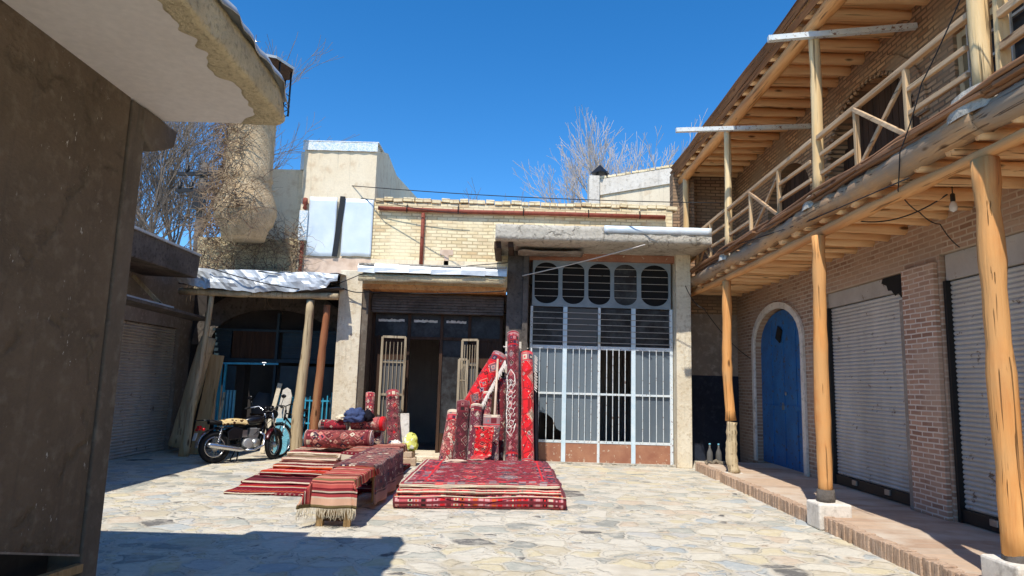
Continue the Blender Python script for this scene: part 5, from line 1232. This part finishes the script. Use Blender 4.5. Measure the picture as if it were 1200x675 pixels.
    for k in range(8):
        z = .43+k*.026; e.box(.60+k*.006, .79+k*.006, -.085, .085, z, z+.012)
    e.box(.64, .78, -.06, .06, .42, .64); e.build('cylinder', M['alum'], en)
    e = MB(); e.box(.44, .60, -.05, .05, .46, .60); e.build('carburettor', M['steel'], en)
    p = MB(); p.tube([(.82, -.05, .56), (.93, -.08, .50), (.90, -.13, .30), (.70, -.16, .215), (.5, -.17, .22)], .021, 10); ex = p.build('exhaust', M['chrome'], t)
    p = MB(); p.tube([(.52, -.17, .22), (.40, -.175, .235), (-.16, -.18, .34), (-.20, -.18, .35)], [.024, .044, .052, .03], 14); p.build('muffler', M['chrome'], ex)
    p = MB(); p.prism([(.2, .42), (.46, .44), (.48, .62), (.3, .66), (.18, .58)], 'y', -.135, -.115); p.build('side_cover', M['blackp'], t, bevel=.01)
    p = MB(); p.prism([(.2, .42), (.46, .44), (.48, .62), (.3, .66), (.18, .58)], 'y', .115, .135); p.build('side_cover', M['blackp'], t, bevel=.01)
    p = MB(); p.box(0, .45, .12, .135, .3, .36); p.build('chain_guard', M['blackp'], t)
    # front end
    p = MB(); p.tube([(wb-.42, -.38, 1.02), (wb-.33, -.34, 1.04), (wb-.27, -.2, 1.06), (wb-.24, -.08, .96), (wb-.24, .08, .96), (wb-.27, .2, 1.06), (wb-.33, .34, 1.04), (wb-.42, .38, 1.02)], .012, 8); p.xform(ST); hb = p.build('handlebar', M['chrome'], t)
    for s in (-1, 1):
        p = MB(); p.tube([(wb-.45, .39*s, 1.015), (wb-.35, .345*s, 1.04)], .019, 10); p.xform(ST); p.build('grip', M['blackrub'], hb)
        p = MB(); p.tube([(wb-.31, .3*s, 1.05), (wb-.32, .36*s, 1.2)], .006, 5); p.grid(lambda u, v: (wb-.33+.012*math.cos(pi*v), .37*s+.055*math.sin(2*pi*u)*math.sin(pi*v), 1.24+.04*math.cos(2*pi*u)*math.sin(pi*v)), 14, 6); p.xform(ST); p.build('mirror', M['blackp'], hb)
        p = MB(); p.tube([(wb-.30, .28*s, 1.03), (wb-.20, .33*s, 1.03)], .006, 5); p.xform(ST); p.build('lever', M['chrome'], hb)
    p = MB(); p.tube([(wb-.22, 0, .90), (wb-.10, 0, .90), (wb-.04, 0, .90)], [.06, .095, .1], 18); p.xform(ST); hl = p.build('headlight', M['blackp'], t)
    p = MB(); p.tube([(wb-.045, 0, .90), (wb-.02, 0, .90)], [.09, .06], 18); p.xform(ST); p.build('lens', M['frost'], hl)
    p = MB(); p.tube([(wb-.26, .06, .98), (wb-.22, .06, 1.05)], .045, 14); p.tube([(wb-.26, -.06, .98), (wb-.22, -.06, 1.05)], .045, 14); p.xform(ST); p.build('instrument_dials', M['blackp'], t)
    p = MB(); p.obox((wb-.17, 0, .84), (.08, .2, .04), (0, -.3, 0)); p.xform(ST); p.build('fork_yoke', M['blackp'], t)
    for s, e in ((-1, (.7, -.1, .5)), (1, (wb-.1, .07, .6))):
        p = MB(); p.tube([(wb-.3, .25*s, 1.03), (wb-.12, .12*s, 1.0), (wb-.12, .05*s, .82), e], .006, 5); p.build('control_cable', M['blackrub'], t)
    # tail
    p = MB(); p.obox((-.30, 0, .66), (.06, .12, .09)); tl = p.build('tail_light', M['redlens'], t, bevel=.015)
    for s in (-1, 1):
        p = MB(); p.tube([(-.28, .06*s, .63), (-.28, .15*s, .63)], .008, 5); p.lathe([(.0, -.03), (.03, -.02), (.03, .02), (.0, .03)], (-.28, .17*s, .63), 10); p.build('turn_signal', M['redlens'], t)
    p = MB(); p.obox((-.37, 0, .50), (.006, .16, .14), (0, .25, 0)); p.build('number_plate', M['platew'], t)
    p = MB()
    for s in (-1, 1): p.tube([(.05, .12*s, .74), (-.12, .12*s, .80), (-.34, .10*s, .80)], .009, 6)
    for x in (-.34, -.26, -.18): p.tube([(x, -.1, .8), (x, .1, .8)], .008, 6)
    p.build('luggage_rack', M['blackp'], t)
    p = MB(); p.tube([(.46, .12, .24), (.40, .27, .01)], .012, 8); p.build('side_stand', M['blackp'], t)
    p = MB(); p.tube([(.42, -.1, .25), (.36, -.17, .02), (.3, -.17, .012)], .014, 8); p.build('centre_stand', M['blackp'], t)
    for s in (-1, 1):
        p = MB(); p.tube([(.5, .1*s, .26), (.5, .25*s, .26)], .015, 8); p.build('foot_peg', M['blackrub'], t)
    return t
mo = motorcycle(); mo.location = (-5.2, 12.14, 0); mo.rotation_euler = (math.radians(-5), 0, math.radians(44)); mo.rotation_mode = 'XYZ'; mo.scale = (.94, .94, .94)

# ================================================================== BICYCLE and leaning things
def bicycle():
    t = thing('bicycle', 'old black bicycle leaning behind the pale crooked pole', 'bicycle', (0, 0, 0)); Rw = .33; wb = 1.04
    for x in (0, wb):
        h = MB(); h.tube([(x, -.045, Rw), (x, .045, Rw)], .02, 10); w = h.build('wheel', M['chrome'], t)
        p = MB(); p.grid(lambda u, v: (x+(Rw-.02+.02*math.cos(2*pi*v))*math.cos(2*pi*u), .02*math.sin(2*pi*v), Rw+(Rw-.02+.02*math.cos(2*pi*v))*math.sin(2*pi*u)), 36, 8); p.build('tyre', M['blackrub'], w)
        p = MB(); p.grid(lambda u, v: (x+(Rw-.045+.008*math.cos(2*pi*v))*math.cos(2*pi*u), .014*math.sin(2*pi*v), Rw+(Rw-.045+.008*math.cos(2*pi*v))*math.sin(2*pi*u)), 36, 6); p.build('rim', M['chrome'], w)
        p = MB()
        for k in range(28): a = 2*pi*k/28; p.tube([(x+.018*math.cos(a+.8), .02*(1 if k % 2 else -1), Rw+.018*math.sin(a+.8)), (x+(Rw-.05)*math.cos(a), 0, Rw+(Rw-.05)*math.sin(a))], .0022, 3, caps=False)
        p.build('spokes', M['chrome'], w)
        p = MB(); p.grid(lambda u, v: (x+(Rw+.018)*math.cos(.5+2.4*u), .028*(2*v-1), Rw+(Rw+.018-.01*(2*v-1)**2)*math.sin(.5+2.4*u)), 18, 4); p.build('mudguard', M['blackp'], t, solid=.003)
    p = MB(); bb = (.44, 0, .30); hd = (.88, 0, .78); st = (.30, 0, .74)
    p.tube([bb, hd], .016, 8); p.tube([st, (.86, 0, .84)], .014, 8); p.tube([bb, (.27, 0, .84)], .015, 8)
    for s in (-1, 1): p.tube([(0, .05*s, Rw), (.30, .02*s, .74)], .009, 6); p.tube([(0, .05*s, Rw), bb], .010, 6)
    p.tube([(.90, 0, .70), (.85, 0, .90)], .02, 8); p.build('frame', M['blackp'], t)
    p = MB()
    for s in (-1, 1): p.tube([(.90, .045*s, .68), (.97, .045*s, .55), (wb, .05*s, Rw)], .011, 6)
    p.build('fork', M['chrome'], t)
    p = MB(); p.tube([(.66, -.28, .98), (.80, -.25, 1.02), (.86, -.1, 1.0), (.85, 0, .98), (.86, .1, 1.0), (.80, .25, 1.02), (.66, .28, .98)], .011, 8); p.tube([(.85, 0, .88), (.85, 0, .99)], .012, 8); hb = p.build('handlebar', M['blackp'], t)
    for s in (-1, 1): p = MB(); p.tube([(.64, .282*s, .975), (.74, .27*s, 1.0)], .017, 8); p.build('grip', M['blackrub'], hb)
    p = MB(); p.grid(lambda u, v: (.12+.26*u, .10*(1-.75*u)*math.sin(2*pi*v), .89+.03*math.cos(2*pi*v)), 10, 10); p.build('saddle', M['blackrub'], t)
    p = MB(); p.tube([(.27, 0, .8), (.26, 0, .88)], .012, 6); p.build('seat_post', M['chrome'], t)
    p = MB(); p.tube([(.44, -.05, .30), (.44, -.06, .30)], .09, 18); p.tube([(.44, -.08, .3), (.52, -.09, .16)], .009, 6); p.tube([(.44, .06, .3), (.36, .09, .44)], .009, 6); p.build('crank', M['chrome'], t)
    for a in ((.52, -.13, .15), (.36, .13, .45)): p = MB(); p.obox(a, (.08, .08, .022)); p.build('pedal', M['blackrub'], t)
    return t
bi = bicycle(); hd = math.atan2(-.89, -.45); bi.rotation_euler = (math.radians(7), 0, hd); bi.location = (-4.44+.47+.0, 13.32+.93, 0)
lg = MB(); lg.log((-6.55, 13.55, .14), (-6.08, 13.45, 2.3), .17, .14, 12, 10, .03, .03, 41); tag(lg.build('leaning_log', M['postold'], None, loc=(-6.55, 13.55, 0)), 'thick barkless log leaning in shade beside the leftmost crooked pole', 'log')
lg = MB(); lg.obox((-5.98, 13.42, .98), (.26, .03, 1.95), (-.06, .10, .15)); tag(lg.build('plywood_sheet', M['plank'], None, loc=(-5.98, 13.4, 0), bevel=.003), 'brown plywood sheet leaning between the leftmost pole and blue door frame', 'board')
lg = MB(); lg.beam((-6.2, 12.98, .0), (-6.06, 13.2, 1.95), .09, .03); tag(lg.build('leaning_plank', M['plank'], None, loc=(-6.2, 12.98, 0), bevel=.004), 'narrow pale plank leaning against the leftmost crooked pole', 'plank')
lg = MB(); lg.beam((-5.72, 13.3, 0), (-5.84, 13.85, 1.2), .04, .025); tag(lg.build('leaning_batten', M['postold'], None, loc=(-5.5, 13.3, 0)), 'thin pale batten leaning on the blue door frame above the motorcycle seat', 'batten')
lg = MB(); lg.obox((-4.52, 13.74, .36), (.36, .03, .72), (-.12, 0, .1)); tag(lg.build('teal_board', M['teal'], None, loc=(-4.62, 13.7, 0), bevel=.004), 'pale teal board leaning behind the bicycle front wheel', 'board')
lg = MB(); lg.obox((-4.86, 13.9, .72), (.09, .03, 1.42), (-.08, .16, 0)); tag(lg.build('grey_board', M['cream2'], None, loc=(-4.86, 13.9, 0), bevel=.004), 'narrow grey board leaning at the edge of the dark blue framed doorway', 'board')
p = MB(); p.prism([(-4.80, .45), (-4.56, .40), (-4.53, 1.18), (-4.58, 1.30), (-4.66, 1.34), (-4.74, 1.28)], 'y', 13.86, 13.885); p.xform(Matrix.Translation((-4.66, 13.87, .4)) @ Matrix.Rotation(.10, 4, 'Y') @ Matrix.Translation((4.66, -13.87, -.4)))
tag(p.build('pale_sheet', M['white'], None, loc=(-4.66, 13.87, .4), bevel=.004), 'pale rounded board standing on edge behind the bicycle handlebar', 'board')
p = blob((-5.42, 14.9, .9), .24, .2, .3, .15, 3, 12); tag(p.build('dark_bundle', plain('grey_bundle_cloth', c(96,92,92), .9, 0, .3, 6, .05), None, loc=(-5.42, 14.9, .8)), 'rounded grey bundle on a crate inside the doorway behind the motorcycle handlebar', 'bundle')
cr = MB(); cr.box(-5.68, -5.16, 14.95, 15.2, 0, .72); cr.box(-5.7, -5.14, 14.93, 15.22, .7, .74); tag(cr.build('crate', M['darkdoor'], None, loc=(-5.42, 15.1, 0)), 'dark wooden crate inside the doorway under the grey bundle', 'crate')
# small pale bottles and rubble by the gate pillar
def bottle(x, y, h, lab):
    b = thing('plastic_bottle', lab, 'bottle', (x, y, .15), 'pale plastic bottles on the dark passage floor')
    p = MB(); p.lathe([(.0, 0), (.055, .0), (.058, .02), (.055, h*.5), (.05, h*.6), (.018, h*.85), (.016, h)], (x, y, .15), 14); p.build('body', M['frost'], b)
    p = MB(); p.lathe([(.0, 0), (.02, 0), (.02, .03), (.0, .032)], (x, y, .15+h), 10); p.build('cap', M['teal'], b)
bottle(3.86, 13.0, .34, 'pale plastic bottle nearer the white pillar at the dark passage'); bottle(4.06, 13.1, .33, 'pale plastic bottle nearer the spliced post at the dark passage')
rb_ = MB(); q = random.Random(3)
for k in range(16): rb_.obox((3.72+q.uniform(0,.55), 12.85+q.uniform(-.1,.3), .155+.02*q.random()), (q.uniform(.03,.1), q.uniform(.03,.1), q.uniform(.02,.06)), (q.random(), q.random(), q.random()*3))
o = rb_.build('rubble', M['mudgrey'], None, loc=(3.9, 12.9, .15), bevel=.004); tag(o, 'broken mortar rubble at the foot of the white pillar', 'rubble', None, 'stuff')
# ================================================================== LIGHT, SKY, CAMERA
sx, sy, sz = .19, .62, -1.0
el = math.atan(1/math.hypot(sx, sy)); 
wd = bpy.data.worlds.new('World'); SC.world = wd; wd.use_nodes = True
nt = wd.node_tree; nt.nodes.clear()
sk = nt.nodes.new('ShaderNodeTexSky'); sk.sky_type = 'NISHITA'; sk.sun_disc = False
sk.sun_elevation = el; sk.sun_rotation = math.atan2(-sx, -sy); sk.altitude = 1800; sk.air_density = 1.0; sk.dust_density = .15; sk.ozone_density = 3.0
hs = nt.nodes.new('ShaderNodeHueSaturation'); hs.inputs['Saturation'].default_value = 1.33; hs.inputs['Value'].default_value = 1.2; hs.inputs['Hue'].default_value = .5
bg = nt.nodes.new('ShaderNodeBackground'); bg.inputs[1].default_value = .15
ow = nt.nodes.new('ShaderNodeOutputWorld')
nt.links.new(sk.outputs[0], hs.inputs['Color']); nt.links.new(hs.outputs[0], bg.inputs[0]); nt.links.new(bg.outputs[0], ow.inputs[0])
ld = bpy.data.lights.new('sun', 'SUN'); ld.energy = 4.2; ld.angle = math.radians(.53); ld.color = (1, .955, .88)
lo = bpy.data.objects.new('sun', ld); COL.objects.link(lo); lo.location = (0, 0, 20)
lo.rotation_euler = Vector((sx, sy, sz)).to_track_quat('-Z', 'Y').to_euler()
cd = bpy.data.cameras.new('camera'); cam = bpy.data.objects.new('camera', cd); COL.objects.link(cam); SC.camera = cam
cd.sensor_width = 36; cd.lens = 23.4; cd.clip_end = 600; cd.clip_start = .05
P_, R_ = math.radians(8.15), math.radians(1.6)
up0 = Vector((0, -math.sin(P_), math.cos(P_))); rt0 = Vector((1, 0, 0)); fw = Vector((0, math.cos(P_), math.sin(P_)))
rt = rt0*math.cos(R_) + up0*(-math.sin(R_)); rt = rt0*math.cos(R_) - up0*(-math.sin(R_))*1
up = -rt0*math.sin(R_) + up0*math.cos(R_)
# u axis appears as (cos, sin), v axis as (-sin, cos) in the levelled frame
Mx = Matrix((rt, up, -fw)).transposed().to_4x4(); Mx.translation = Vector((0, 0, 1.55)); cam.matrix_world = Mx
vs = SC.view_settings; SC.display_settings.display_device = 'sRGB'
vs.view_transform = 'Standard'; vs.look = 'None'; vs.gamma = 1; vs.exposure = .3; vs.use_curve_mapping = False
SC.cycles.max_bounces = 8; SC.cycles.diffuse_bounces = 5
SC.cycles.use_denoising = True
SC.render.resolution_x = 1024; SC.render.resolution_y = 576
